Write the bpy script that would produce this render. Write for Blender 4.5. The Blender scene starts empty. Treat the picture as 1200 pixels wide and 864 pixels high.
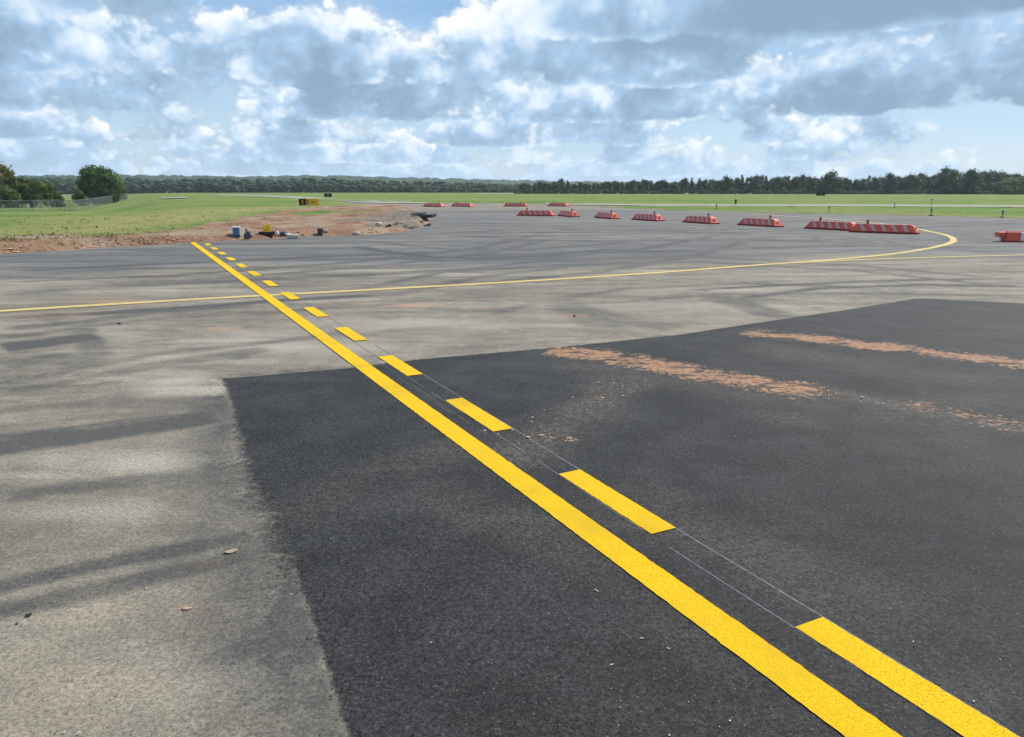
import bpy, bmesh, math, random
import numpy as np
from mathutils import Vector, Matrix
R = math.radians
S = bpy.context.scene
COL = S.collection
random.seed(7)
rng = np.random.default_rng(7)

# ------------------------------------------------------------------ camera
F_PX, HOR, CAM_H = 867.0, 221.0, 1.70          # measured on the painted line (6 in wide, 6 ft pitch)
PITCH = math.atan((432 - HOR) / F_PX)
cam_d = bpy.data.cameras.new('camera')
cam = bpy.data.objects.new('camera', cam_d)
COL.objects.link(cam)
cam_d.sensor_width = 36
cam_d.lens = F_PX / 1200 * 36
cam_d.clip_start = 0.05
cam_d.clip_end = 20000
cam.location = (0, 0, CAM_H)
cam.rotation_euler = (math.pi / 2 - PITCH, 0, 0)
S.camera = cam
S.cycles.max_bounces = 5
S.cycles.use_denoising = True
S.cycles.denoising_prefilter = 'ACCURATE'
S.cycles.diffuse_bounces = 2
S.cycles.glossy_bounces = 2
S.cycles.volume_bounces = 0
S.cycles.transparent_max_bounces = 8

# ------------------------------------------------------------------ exposure
S.view_settings.view_transform = 'Standard'
S.view_settings.look = 'None'
S.view_settings.exposure = 0.62
S.view_settings.gamma = 1
S.view_settings.use_curve_mapping = False

# ------------------------------------------------------------------ node helper
class NT:
    def __init__(s, tree):
        s.t = tree; s.n = tree.nodes; s.l = tree.links
    def add(s, typ, **kw):
        n = s.n.new(typ)
        for k, v in kw.items(): setattr(n, k, v)
        return n
    def put(s, sock, v):
        if v is None: return
        if isinstance(v, bpy.types.NodeSocket): s.l.new(v, sock)
        else:
            if sock.type == 'RGBA' and not hasattr(v, '__len__'): v = (v, v, v, 1)
            if sock.type == 'RGBA' and len(v) == 3: v = (*v, 1)
            sock.default_value = v
    def m(s, op, a, b=None, c=None, clamp=False):
        n = s.add('ShaderNodeMath', operation=op, use_clamp=clamp)
        for i, v in enumerate((a, b, c)): s.put(n.inputs[i], v)
        return n.outputs[0]
    def vm(s, op, a, b=None, scale=None):
        n = s.add('ShaderNodeVectorMath', operation=op)
        s.put(n.inputs[0], a)
        if b is not None: s.put(n.inputs[1], b)
        if scale is not None: s.put(n.inputs['Scale'], scale)
        return n.outputs['Value'] if op in ('LENGTH', 'DOT_PRODUCT') else n.outputs[0]
    def ss(s, x, a, b, lo=0.0, hi=1.0):
        n = s.add('ShaderNodeMapRange', interpolation_type='SMOOTHSTEP')
        for i, v in enumerate((x, a, b, lo, hi)): s.put(n.inputs[i], v)
        return n.outputs[0]
    def lin(s, x, a, b, lo=0.0, hi=1.0):
        n = s.add('ShaderNodeMapRange')
        for i, v in enumerate((x, a, b, lo, hi)): s.put(n.inputs[i], v)
        return n.outputs[0]
    def mix(s, f, a, b, blend='MIX'):
        n = s.add('ShaderNodeMix', data_type='RGBA', blend_type=blend)
        s.put(n.inputs[0], f); s.put(n.inputs[6], a); s.put(n.inputs[7], b)
        return n.outputs[2]
    def noise(s, v, scale, detail=3, rough=.55, dist=0.0, lac=2.0):
        n = s.add('ShaderNodeTexNoise')
        s.put(n.inputs['Vector'], v)
        n.inputs['Scale'].default_value = scale; n.inputs['Detail'].default_value = detail
        n.inputs['Roughness'].default_value = rough; n.inputs['Distortion'].default_value = dist
        n.inputs['Lacunarity'].default_value = lac
        return n.outputs['Fac']
    def voro(s, v, scale, feature='F1', out='Distance'):
        n = s.add('ShaderNodeTexVoronoi', feature=feature)
        s.put(n.inputs['Vector'], v); n.inputs['Scale'].default_value = scale
        return n.outputs[out]
    def mapping(s, v, scale=(1, 1, 1), rot=(0, 0, 0), loc=(0, 0, 0)):
        n = s.add('ShaderNodeMapping')
        s.put(n.inputs[0], v)
        n.inputs['Scale'].default_value = scale; n.inputs['Rotation'].default_value = rot
        n.inputs['Location'].default_value = loc
        return n.outputs[0]

# ------------------------------------------------------------------ sun and sky
SUN_AZ, SUN_EL = R(48), R(50)                  # azimuth clockwise from +Y (the view), elevation
sun_d = bpy.data.lights.new('sun', 'SUN')
sun_d.energy = 3.4
sun_d.angle = R(0.53)
sun_d.color = (1.0, 0.95, 0.87)
sun = bpy.data.objects.new('sun', sun_d)
COL.objects.link(sun)
sdir = Vector((math.sin(SUN_AZ) * math.cos(SUN_EL), math.cos(SUN_AZ) * math.cos(SUN_EL), math.sin(SUN_EL)))
sun.rotation_euler = sdir.to_track_quat('Z', 'Y').to_euler()
sun.location = (30, 20, 60)

def build_world():
    w = bpy.data.worlds.new('World'); S.world = w; w.use_nodes = True
    t = NT(w.node_tree); t.n.clear()
    sky = t.add('ShaderNodeTexSky', sky_type='NISHITA', sun_disc=False)
    sky.sun_elevation = SUN_EL; sky.sun_rotation = SUN_AZ
    sky.air_density = 1.0; sky.dust_density = 0.6; sky.ozone_density = 1.5
    blue = t.add('ShaderNodeBackground'); t.l.new(sky.outputs[0], blue.inputs[0])
    blue.inputs[1].default_value = 0.062
    D = t.add('ShaderNodeTexCoord').outputs['Generated']
    sp = t.add('ShaderNodeSeparateXYZ'); t.l.new(D, sp.inputs[0])
    x, y, z = sp.outputs
    hz = t.m('MAXIMUM', t.m('SQRT', t.m('ADD', t.m('MULTIPLY', x, x), t.m('MULTIPLY', y, y))), 0.02)
    V = t.vm('SCALE', D, scale=t.m('DIVIDE', 1.0, hz))        # direction with unit horizontal length
    tanE = t.m('DIVIDE', z, hz)
    az = t.m('ARCTAN2', x, y)
    wn = t.add('ShaderNodeTexNoise'); t.l.new(V, wn.inputs['Vector']); wn.inputs['Scale'].default_value = 9; wn.inputs['Detail'].default_value = 4
    ws = t.add('ShaderNodeSeparateColor'); t.l.new(wn.outputs['Color'], ws.inputs[0])
    azw = t.m('ADD', az, t.m('MULTIPLY', t.m('SUBTRACT', ws.outputs[0], .5), .26))
    tnw = t.m('ADD', tanE, t.m('MULTIPLY', t.m('SUBTRACT', ws.outputs[1], .5), .10))
    # a few large cloud banks seen in the photograph (azimuth, tangent of elevation)
    def bank(px, py, rx, ry):
        a0 = math.atan((px - 600) / F_PX); ca = math.cos(a0)
        u = t.m('MULTIPLY', t.m('SUBTRACT', azw, a0), 1 / (rx / F_PX * ca * ca))
        v = t.m('MULTIPLY', t.m('SUBTRACT', tnw, (HOR - py) / F_PX * ca), 1 / (ry / F_PX * ca))
        r2 = t.m('ADD', t.m('MULTIPLY', u, u), t.m('MULTIPLY', v, v))
        return t.m('EXPONENT', t.m('MULTIPLY', r2, -1.0))
    def total(lst):
        s_ = None
        for (px, py, rx, ry, a) in lst:
            g = t.m('MULTIPLY', bank(px, py, rx, ry), a)
            s_ = g if s_ is None else t.m('ADD', s_, g)
        return s_
    TONE = total(SKY_TONE)          # brightness bias
    FILL = total(SKY_FILL)          # density bias
    # marching rows of cumulus from far to near; each row is a sheet at its own distance (km)
    col = None
    hazeC = (0.62, 0.76, 0.93)
    rows = SKY_ROWS
    skyC = t.mix(t.ss(tanE, 0.0, 0.26), (0.48, 0.70, 0.92), (0.24, 0.45, 0.76))
    # thin high cloud veil
    vv = t.mapping(V, scale=(1.2, 1.2, 5.0))
    veil = t.ss(t.noise(vv, 2.3, 5, .6, .6), 0.36, 0.70)
    C = t.mix(t.m('MULTIPLY', veil, 0.9), skyC, (0.53, 0.69, 0.87))
    cov = t.m('MULTIPLY', veil, 0.6)
    for (Rk, size, thr, zb, H, seed) in rows:
        P = t.vm('SCALE', V, scale=Rk)
        P = t.vm('ADD', P, (seed * 13.7, seed * 5.1, 0))
        zz = t.m('MULTIPLY', tanE, Rk)
        Q = t.mapping(P, scale=(1 / size, 1 / size, 1.2 / size))
        det = 7 if Rk < 12 else 5.5
        na = t.noise(Q, 0.8, det, .565, 0.12, 2.15)
        v_ = t.add('ShaderNodeTexVoronoi', feature='F1'); t.put(v_.inputs['Vector'], Q)
        v_.inputs['Scale'].default_value = 2.6; v_.inputs['Detail'].default_value = 2.0 if Rk < 20 else 1.0; v_.inputs['Roughness'].default_value = .55
        v_.inputs['Lacunarity'].default_value = 2.3
        puff = t.m('SUBTRACT', 0.86, v_.outputs['Distance'])
        n1 = t.m('ADD', t.m('ADD', na, 0.017), t.m('MULTIPLY', puff, 0.15))
        big = t.noise(t.mapping(P, scale=(.33 / size, .33 / size, 0.18 / size), loc=(3.1, 7.7, seed)), 1.0, 1, .5)
        # same field a step towards the sun: light comes from the upper right
        Q2 = t.vm('ADD', Q, (0.07, 0.03, 0.15))
        n2 = t.noise(Q2, 0.8, 4, .565, 0.12, 2.15)
        h = t.lin(zz, zb, zb + H)
        hcl = t.m('MINIMUM', t.m('MAXIMUM', h, 0.0), 1.0)
        zbase = t.ss(zz, zb - 0.12, zb + 0.16, -0.42, 0.0)
        ztop = t.m('MULTIPLY', t.m('POWER', hcl, 1.5), -0.30)
        d = t.m('ADD', t.m('SUBTRACT', n1, thr), t.m('ADD', zbase, ztop))
        d = t.m('ADD', d, t.m('MULTIPLY', t.m('SUBTRACT', big, 0.5), 0.55))
        d = t.m('ADD', d, t.m('MULTIPLY', FILL, 0.22))
        a = t.ss(d, -0.005, 0.082)
        core = t.ss(d, 0.02, 0.30)
        rel = t.m('MULTIPLY', t.m('SUBTRACT', na, n2), 4.2)
        L = t.m('ADD', t.m('ADD', 0.50, rel), t.m('MULTIPLY', hcl, 0.55))
        L = t.m('SUBTRACT', L, t.m('MULTIPLY', core, 0.52))
        L = t.m('ADD', t.m('ADD', L, TONE), t.m('MULTIPLY', t.m('SUBTRACT', puff, .34), .75))
        L = t.m('ADD', L, t.m('MULTIPLY', t.m('SUBTRACT', big, 0.5), 0.5))
        L = t.ss(L, -0.40, 1.16)
        ramp = t.add('ShaderNodeValToRGB')
        t.l.new(L, ramp.inputs[0])
        cr = ramp.color_ramp
        cr.elements[0].position = 0.0; cr.elements[0].color = (0.235, 0.345, 0.485, 1)
        cr.elements[1].position = 1.0; cr.elements[1].color = (0.97, 0.97, 0.96, 1)
        e = cr.elements.new(0.38); e.color = (0.36, 0.53, 0.735, 1)
        e = cr.elements.new(0.7); e.color = (0.69, 0.80, 0.92, 1)
        fade = 1 - math.exp(-Rk / 130.0)
        cc = t.mix(fade, ramp.outputs[0], hazeC)
        C = t.mix(a, C, cc)
        cov = t.m('MAXIMUM', cov, a)
    # overhead: a broken layer on a plane at 1.4 km
    PV = t.vm('SCALE', D, scale=t.m('DIVIDE', 1.4, t.m('MAXIMUM', z, 0.12)))
    o1 = t.noise(PV, 0.55, 6, .56, .2)
    oa = t.ss(o1, 0.47, 0.60)
    ob = t.ss(o1, 0.50, 0.72)
    oc = t.mix(ob, (0.85, 0.89, 0.93), (0.40, 0.48, 0.58))
    over = t.ss(tanE, 0.42, 0.75)
    oC = t.mix(oa, (0.26, 0.43, 0.72), oc)
    C = t.mix(over, C, oC)
    cov = t.m('ADD', t.m('MULTIPLY', cov, t.m('SUBTRACT', 1.0, over)), t.m('MULTIPLY', oa, over))
    # pale air low down
    low = t.ss(tanE, 0.0, 0.07, 0.50, 0.0)
    C = t.mix(low, C, (0.56, 0.745, 0.93))
    cl = t.add('ShaderNodeBackground'); t.l.new(C, cl.inputs[0])
    cl.inputs[1].default_value = SKY_GAIN
    mx = t.add('ShaderNodeMixShader')
    t.put(mx.inputs[0], t.m('MAXIMUM', cov, 0.72))
    t.l.new(blue.outputs[0], mx.inputs[1]); t.l.new(cl.outputs[0], mx.inputs[2])
    out = t.add('ShaderNodeOutputWorld'); t.l.new(mx.outputs[0], out.inputs[0])
    w.cycles.sampling_method = 'MANUAL'; w.cycles.sample_map_resolution = 512

SKY_GAIN = 0.74
# rows: distance km, cloud size km, threshold, base km, height km, seed
SKY_ROWS = [(50, 3.0, .42, .30, 3.2, 1), (33, 2.4, .42, .45, 2.9, 2), (22, 1.9, .43, .6, 2.5, 4),
            (15, 1.6, .44, .72, 2.2, 5), (11, 1.45, .45, .85, 2.0, 6), (8.0, 1.3, .46, .95, 1.9, 7), (5.8, 1.2, .49, 1.0, 1.7, 8)]
# photo pixel centre, radii, amount
SKY_TONE = [(950, 12, 185, 42, -.46), (130, 40, 55, 50, .42), (300, 0, 130, 22, -.35), (380, 115, 75, 40, -.30),
            (680, 25, 115, 55, .38), (545, 30, 45, 40, .3), (1000, 120, 110, 28, -.25), (1160, 50, 80, 60, .2), (450, 50, 60, 20, .25), (860, 90, 120, 25, .2)]
SKY_FILL = [(960, 15, 190, 50, 1.0), (130, 50, 60, 50, .7), (690, 30, 120, 60, .8), (1000, 110, 140, 35, .5),
            (380, 100, 90, 60, .6), (860, 100, 120, 40, .5), (60, 60, 60, 60, .4)]
build_world()

# ------------------------------------------------------------------ numeric helpers
def smooth(a, b, x):
    t = np.clip((x - a) / (b - a), 0, 1)
    return t * t * (3 - 2 * t)

def vnoise(x, y, seed=0):
    xi = np.floor(x).astype(np.int64); yi = np.floor(y).astype(np.int64)
    fx = x - xi; fy = y - yi
    fx = fx * fx * (3 - 2 * fx); fy = fy * fy * (3 - 2 * fy)
    def h(a, b):
        v = np.sin(a * 127.1 + b * 311.7 + seed * 74.7) * 43758.5453
        return v - np.floor(v)
    return (h(xi, yi) * (1 - fx) + h(xi + 1, yi) * fx) * (1 - fy) + (h(xi, yi + 1) * (1 - fx) + h(xi + 1, yi + 1) * fx) * fy

def fbm(x, y, o=4, seed=0):
    s = 0; a = .5; t = 0
    for i in range(o):
        s = s + a * vnoise(x, y, seed + i); t += a
        x = x * 2.03 + 17.1; y = y * 2.03 + 9.2; a *= .5
    return s / t

def poly_sd(px, py, poly):
    """signed distance to a polygon, positive inside"""
    poly = np.asarray(poly, float)
    best = np.full(px.shape, 1e18); inside = np.zeros(px.shape, bool)
    n = len(poly)
    for i in range(n):
        ax, ay = poly[i]; bx, by = poly[(i + 1) % n]
        dx, dy = bx - ax, by - ay
        L2 = dx * dx + dy * dy + 1e-12
        t = np.clip(((px - ax) * dx + (py - ay) * dy) / L2, 0, 1)
        d2 = (px - ax - t * dx) ** 2 + (py - ay - t * dy) ** 2
        best = np.minimum(best, d2)
        c = ((ay > py) != (by > py)) & (px < dx * (py - ay) / (dy if abs(dy) > 1e-12 else 1e-12) + ax)
        inside ^= c
    d = np.sqrt(best)
    return np.where(inside, d, -d)

def line_d(px, py, pts):
    """distance to a polyline and the along-fraction"""
    best = np.full(px.shape, 1e18); fr = np.zeros(px.shape)
    n = len(pts) - 1
    for i in range(n):
        ax, ay = pts[i]; bx, by = pts[i + 1]
        dx, dy = bx - ax, by - ay
        t = np.clip(((px - ax) * dx + (py - ay) * dy) / (dx * dx + dy * dy + 1e-12), 0, 1)
        d2 = (px - ax - t * dx) ** 2 + (py - ay - t * dy) ** 2
        u = d2 < best
        best = np.where(u, d2, best); fr = np.where(u, (i + t) / n, fr)
    return np.sqrt(best), fr

def terrain(x, y):
    """broad lie of the land: level airfield, a dip to the left, a gentle fall to the far woods"""
    x = np.asarray(x, float); y = np.asarray(y, float)
    d = np.hypot(x, y)
    z = -0.0048 * np.clip(d - 170, 0, 250) - 0.0026 * np.clip(d - 420, 0, 280) - 0.0003 * np.clip(d - 700, 0, 3000)
    u = x / np.maximum(y, 1.0)
    z = z - 2.4 * smooth(-0.42, -0.58, u) * smooth(42, 118, y) * (1 - .35 * smooth(220, 500, d))
    return z

cP, sP = math.cos(PITCH), math.sin(PITCH)
def ray(px, py):
    u = (px - 600) / F_PX; v = (432 - py) / F_PX
    return u, cP + v * sP, -sP + v * cP
def G(px, py, z=None):
    """ground point seen at a photo pixel"""
    u, f, w = ray(px, py)
    if z is not None or w >= -1e-4:
        t = (CAM_H - (z or 0)) / max(-w, 1e-4); return np.array([u * t, f * t])
    t = CAM_H / -w
    if t * f < 40: return np.array([u * t, f * t])
    ts = np.geomspace(20, 1500, 4000)
    below = CAM_H + w * ts < terrain(u * ts, f * ts)
    i = int(np.argmax(below)) if below.any() else len(ts) - 1
    return np.array([u * ts[i], f * ts[i]])
# at(): columns far away: horizontal angle at the horizon row
def at(px, dist):
    u, f, w = ray(px, HOR)
    return np.array([u / f * dist, dist])
def GP(lst): return [G(*p) for p in lst]

# ------------------------------------------------------------------ object helpers
def tag(o, label=None, cat=None, group=None, kind=None):
    if label: o['label'] = label
    if cat: o['category'] = cat
    if group: o['group'] = group
    if kind: o['kind'] = kind
    return o
def link(name, me, parent=None, mats=()):
    o = bpy.data.objects.new(name, me); COL.objects.link(o)
    if parent is not None: o.parent = parent
    for m_ in mats: me.materials.append(m_)
    return o
def empty(name, loc=(0, 0, 0), rz=0):
    o = bpy.data.objects.new(name, None); COL.objects.link(o)
    o.location = loc; o.rotation_euler = (0, 0, rz); o.empty_display_size = .2
    return o
def mesh_np(name, verts, faces, smooth_=False):
    me = bpy.data.meshes.new(name)
    verts = np.asarray(verts, np.float32); faces = np.asarray(faces, np.int32)
    k = faces.shape[1]
    me.vertices.add(len(verts)); me.vertices.foreach_set('co', verts.ravel())
    me.loops.add(faces.size); me.loops.foreach_set('vertex_index', faces.ravel())
    me.polygons.add(len(faces))
    me.polygons.foreach_set('loop_start', np.arange(0, faces.size, k, dtype=np.int32))
    me.polygons.foreach_set('loop_total', np.full(len(faces), k, np.int32))
    me.polygons.foreach_set('use_smooth', np.full(len(faces), smooth_, bool))
    me.update(calc_edges=True); me.validate()
    return me
def set_attr(me, name, arr):
    a = me.attributes.new(name, 'FLOAT', 'POINT')
    a.data.foreach_set('value', np.asarray(arr, np.float32))

class MB:
    """collects shapes into one mesh"""
    def __init__(s): s.bm = bmesh.new()
    def box(s, c, size, rz=0, ry=0, rx=0, bevel=0, seg=1, taper=None):
        r = bmesh.ops.create_cube(s.bm, size=1)
        vs = r['verts']
        for v in vs:
            k = 1.0
            if taper and v.co.z > 0: v.co.x *= taper[0]; v.co.y *= taper[1]
            v.co = Vector((v.co.x * size[0], v.co.y * size[1], v.co.z * size[2]))
        if bevel:
            es = list({e for v in vs for e in v.link_edges})
            q = bmesh.ops.bevel(s.bm, geom=es, offset=bevel, segments=seg, affect='EDGES', profile=.6)
            vs = list({v for f in q['faces'] for v in f.verts} | {v for v in vs if v.is_valid})
        M = Matrix.Translation(c) @ Matrix.Rotation(rz, 4, 'Z') @ Matrix.Rotation(ry, 4, 'Y') @ Matrix.Rotation(rx, 4, 'X')
        bmesh.ops.transform(s.bm, matrix=M, verts=vs)
        return s
    def tube(s, a, b, r0, r1=None, seg=8, cap=True):
        a = Vector(a); b = Vector(b); d = b - a
        M = Matrix.Translation((a + b) / 2) @ d.to_track_quat('Z', 'Y').to_matrix().to_4x4()
        bmesh.ops.create_cone(s.bm, cap_ends=cap, segments=seg, radius1=r0, radius2=r0 if r1 is None else r1, depth=d.length, matrix=M)
        return s
    def lathe(s, prof, seg=12, c=(0, 0, 0)):
        rings = []
        for (r, z) in prof:
            rings.append([s.bm.verts.new((c[0] + r * math.cos(2 * math.pi * i / seg), c[1] + r * math.sin(2 * math.pi * i / seg), c[2] + z)) for i in range(seg)])
        for a, b in zip(rings, rings[1:]):
            for i in range(seg): s.bm.faces.new((a[i], a[(i + 1) % seg], b[(i + 1) % seg], b[i]))
        s.bm.faces.new(rings[0][::-1]); s.bm.faces.new(rings[-1])
        return s
    def prism(s, pts, thick, M=None):
        """pts: planar 3d loop, extruded along its normal by thick"""
        pts = [Vector(p) for p in pts]
        n = (pts[1] - pts[0]).cross(pts[2] - pts[0]).normalized() * thick
        a = [s.bm.verts.new(p) for p in pts]; b = [s.bm.verts.new(p + n) for p in pts]
        k = len(pts)
        s.bm.faces.new(a[::-1]); s.bm.faces.new(b)
        for i in range(k): s.bm.faces.new((a[i], a[(i + 1) % k], b[(i + 1) % k], b[i]))
        return s
    def blob(s, c, r, sub=1, jit=.25, sq=(1, 1, 1)):
        q = bmesh.ops.create_icosphere(s.bm, subdivisions=sub, radius=1)
        for v in q['verts']:
            k = 1 + random.uniform(-jit, jit)
            v.co = Vector((c[0] + v.co.x * r * k * sq[0], c[1] + v.co.y * r * k * sq[1], c[2] + v.co.z * r * k * sq[2]))
        return s
    def mesh(s, name, smooth_=False):
        me = bpy.data.meshes.new(name)
        bmesh.ops.recalc_face_normals(s.bm, faces=s.bm.faces[:])
        s.bm.to_mesh(me); s.bm.free()
        if smooth_: me.polygons.foreach_set('use_smooth', [True] * len(me.polygons))
        return me
    def build(s, name, mat, parent=None, smooth_=False):
        return link(name, s.mesh(name, smooth_), parent, (mat,))
def copy_tree(o, parent=None):
    c = o.copy(); COL.objects.link(c)
    if parent is not None: c.parent = parent
    for ch in o.children: copy_tree(ch, c)
    return c

# ------------------------------------------------------------------ materials
def new_mat(name):
    m_ = bpy.data.materials.new(name); m_.use_nodes = True
    t = NT(m_.node_tree); t.n.clear()
    b = t.add('ShaderNodeBsdfPrincipled'); o = t.add('ShaderNodeOutputMaterial')
    t.l.new(b.outputs[0], o.inputs[0])
    return m_, t, b
def simple(name, c, rough=.6, var=.2, scale=8, spec=.4, obj=True, bump=0):
    m_, t, b = new_mat(name)
    P = t.add('ShaderNodeTexCoord').outputs['Object']
    n = t.noise(P, scale, 4, .6)
    dark = tuple(v * (1 - var) for v in c); lite = tuple(min(1, v * (1 + var)) for v in c)
    t.put(b.inputs['Base Color'], t.mix(t.ss(n, .3, .7), dark, lite))
    t.put(b.inputs['Roughness'], t.lin(n, .2, .8, max(0, rough - .12), min(1, rough + .12)))
    b.inputs['Specular IOR Level'].default_value = spec
    if bump:
        bp = t.add('ShaderNodeBump'); bp.inputs['Strength'].default_value = bump; bp.inputs['Distance'].default_value = .01
        t.l.new(t.noise(P, scale * 5, 3), bp.inputs['Height']); t.l.new(bp.outputs[0], b.inputs['Normal'])
    return m_
def attr(t, name):
    a = t.add('ShaderNodeAttribute'); a.attribute_name = name; return a.outputs['Fac']
def wpos(t): return t.add('ShaderNodeNewGeometry').outputs['Position']

def asphalt_material():
    m_, t, b = new_mat('asphalt')
    P = wpos(t)
    patch, tyre, fresh, clay, damp = (attr(t, k) for k in ('patch', 'tyre', 'fresh', 'clay', 'grime'))
    # travel direction streaks (traffic sweeps roughly left-right, turned 24 degrees)
    st = t.mapping(P, scale=(0.22, 1.0, 1.0), rot=(0, 0, R(-20)))
    n_st = t.noise(st, 1.1, 6, .66, .9)
    n_st2 = t.noise(t.mapping(P, scale=(0.09, .6, 1), rot=(0, 0, R(-12)), loc=(5, 2, 0)), 1.1, 6, .64, 1.3)
    n_big = t.noise(P, .35, 4, .55)
    n_mid = t.noise(P, 2.6, 5, .65)
    n_sm = t.noise(P, 17, 4, .7)
    grain = t.noise(P, 50, 4, .85)
    chips = t.voro(P, 95)
    cellc = t.voro(P, 95, out='Color')
    # old, dusty pavement
    old = t.mix(t.ss(n_big, .3, .7), (0.208, 0.181, 0.139), (0.282, 0.246, 0.190))
    old = t.mix(t.m('MULTIPLY', t.ss(n_mid, .45, .68), .50), old, (0.155, 0.147, 0.130))
    old = t.mix(t.m('MULTIPLY', t.ss(n_st, .50, .68), .48), old, (0.120, 0.115, 0.104))
    old = t.mix(t.m('MULTIPLY', t.ss(n_st2, .52, .68), .5), old, (0.385, 0.350, 0.286))
    old = t.mix(t.m('MULTIPLY', t.ss(n_sm, .53, .75), .6), old, (0.105, 0.100, 0.090))
    n_blot = t.noise(P, 5.5, 6, .74, .5)
    n_spot = t.noise(P, 38, 3, .7)
    n_zone = t.ss(t.noise(t.mapping(P, scale=(.42, 1.25, 1), rot=(0, 0, R(-22)), loc=(9, 4, 0)), .95, 6, .66, .8), .42, .62)
    old = t.mix(t.m('MULTIPLY', n_zone, .66), old, (0.122, 0.111, 0.090))
    old = t.mix(t.m('MULTIPLY', t.m('MULTIPLY', t.ss(n_blot, .47, .68), t.lin(n_zone, 0, 1, .25, .9)), .7), old, (0.115, 0.108, 0.094))
    old = t.mix(t.m('MULTIPLY', t.ss(n_blot, .48, .34), .25), old, (0.40, 0.355, 0.28))
    old = t.mix(t.m('MULTIPLY', t.ss(n_spot, .60, .72), .55), old, (0.085, 0.080, 0.072))
    # newer grey asphalt along the outside of the apron
    fr = t.mix(t.ss(n_st, .38, .64), (0.098, 0.097, 0.096), (0.155, 0.151, 0.143))
    fr = t.mix(t.m('MULTIPLY', t.ss(n_st2, .47, .66), .62), fr, (0.255, 0.238, 0.205))
    fr = t.mix(t.m('MULTIPLY', t.ss(n_mid, .50, .72), .35), fr, (0.085, 0.085, 0.085))
    fmask = t.ss(t.m('ADD', fresh, t.m('MULTIPLY', t.m('SUBTRACT', n_st2, .5), .9)), .3, .7)
    c = t.mix(fmask, old, fr)
    c = t.mix(t.m('MULTIPLY', attr(t, 'pale'), t.lin(n_st, .62, .40, .15, .75)), c, (0.400, 0.365, 0.300))
    # rubber and traffic film
    tm = t.m('MULTIPLY', tyre, t.lin(t.m('ADD', t.m('MULTIPLY', n_st, .5), t.m('MULTIPLY', n_mid, .5)), .36, .58, .6, 1.15))
    tm = t.m('MULTIPLY', tm, t.lin(n_sm, .3, .65, 1.0, 1.5), clamp=True)
    c = t.mix(t.m('MULTIPLY', tm, .90), c, (0.060, 0.060, 0.059))
    c = t.mix(t.m('MULTIPLY', damp, t.lin(n_blot, .38, .58, .15, .9)), c, (0.070, 0.066, 0.059))
    c = t.mix(t.m('MULTIPLY', attr(t, 'rust'), t.lin(n_blot, .36, .6, .1, .8)), c, (0.44, 0.245, 0.14))
    # fresh black patch
    n_pat = t.noise(P, 1.05, 5, .62, .4)
    blk = t.mix(t.ss(n_mid, .35, .68), (0.0175, 0.017, 0.0165), (0.026, 0.0255, 0.025))
    blk = t.mix(t.m('MULTIPLY', t.ss(n_pat, .48, .68), .55), blk, (0.037, 0.036, 0.035))
    blk = t.mix(t.m('MULTIPLY', t.ss(n_pat, .46, .32), .5), blk, (0.013, 0.013, 0.014))
    blk = t.mix(t.m('MULTIPLY', t.ss(n_st2, .5, .7), .22), blk, (0.060, 0.057, 0.052))
    blk = t.mix(t.m('MULTIPLY', attr(t, 'dust'), t.lin(n_sm, .35, .62, .1, .8)), blk, (0.115, 0.096, 0.077))
    pm = t.ss(t.m('ADD', patch, t.m('ADD', t.m('MULTIPLY', t.m('SUBTRACT', n_sm, .5), .9), t.m('MULTIPLY', t.m('SUBTRACT', n_mid, .5), .5))), .20, .80)
    c = t.mix(pm, c, blk)
    # stone grain showing in the surface
    g = t.lin(grain, .40, .62)
    gfine = t.lin(t.noise(P, 150, 2, .7), .36, .64)
    g = t.m('ADD', t.m('MULTIPLY', g, .6), t.m('MULTIPLY', gfine, .4))
    gm = t.mix(pm, t.mix(g, (.46, .46, .45), (1.50, 1.48, 1.44)), t.mix(g, (-.75, -.75, -.75), (2.7, 2.7, 2.7)))
    c = t.mix(1.0, c, t.mix(1.0, gm, (.06, .06, .06), 'LIGHTEN'), 'MULTIPLY')
    cs = t.add('ShaderNodeSeparateColor'); t.l.new(cellc, cs.inputs[0])
    stone = t.m('MULTIPLY', t.m('GREATER_THAN', cs.outputs[0], .91), t.ss(chips, .5, .25))
    c = t.mix(t.m('MULTIPLY', stone, .5), c, t.mix(cs.outputs[1], (0.20, 0.192, 0.175), (0.07, 0.069, 0.067)))
    hole = t.m('MULTIPLY', t.m('LESS_THAN', cs.outputs[0], .17), t.ss(chips, .55, .2))
    c = t.mix(t.m('MULTIPLY', hole, t.lin(pm, 0, 1, .4, .75)), c, (0.012, 0.012, 0.012))
    # clay dust
    cm = t.m('MULTIPLY', t.ss(t.m('ADD', clay, t.m('ADD', t.m('MULTIPLY', t.m('SUBTRACT', n_sm, .5), 2.4), t.m('MULTIPLY', t.m('SUBTRACT', grain, .5), .5))), .36, .86), t.m('MULTIPLY', t.ss(clay, .06, .3), .74))
    brk = t.ss(t.voro(t.mapping(P, scale=(.6, 1.35, 1), rot=(0, 0, R(24))), 7.5), .86, .50)
    cm = t.m('MULTIPLY', cm, t.mix(t.ss(clay, .75, 1.3), brk, 1.0))
    c = t.mix(cm, c, t.mix(t.ss(n_sm, .35, .65), (0.33, 0.160, 0.080), (0.48, 0.280, 0.158)))
    t.put(b.inputs['Base Color'], c)
    t.put(b.inputs['Roughness'], t.mix(pm, .86, t.lin(grain, .3, .7, .54, .76)))
    t.put(b.inputs['Specular IOR Level'], t.lin(pm, 0, 1, .25, .13))
    bp = t.add('ShaderNodeBump'); bp.inputs['Distance'].default_value = .006
    t.put(bp.inputs['Strength'], t.mix(pm, .28, .8))
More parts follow.
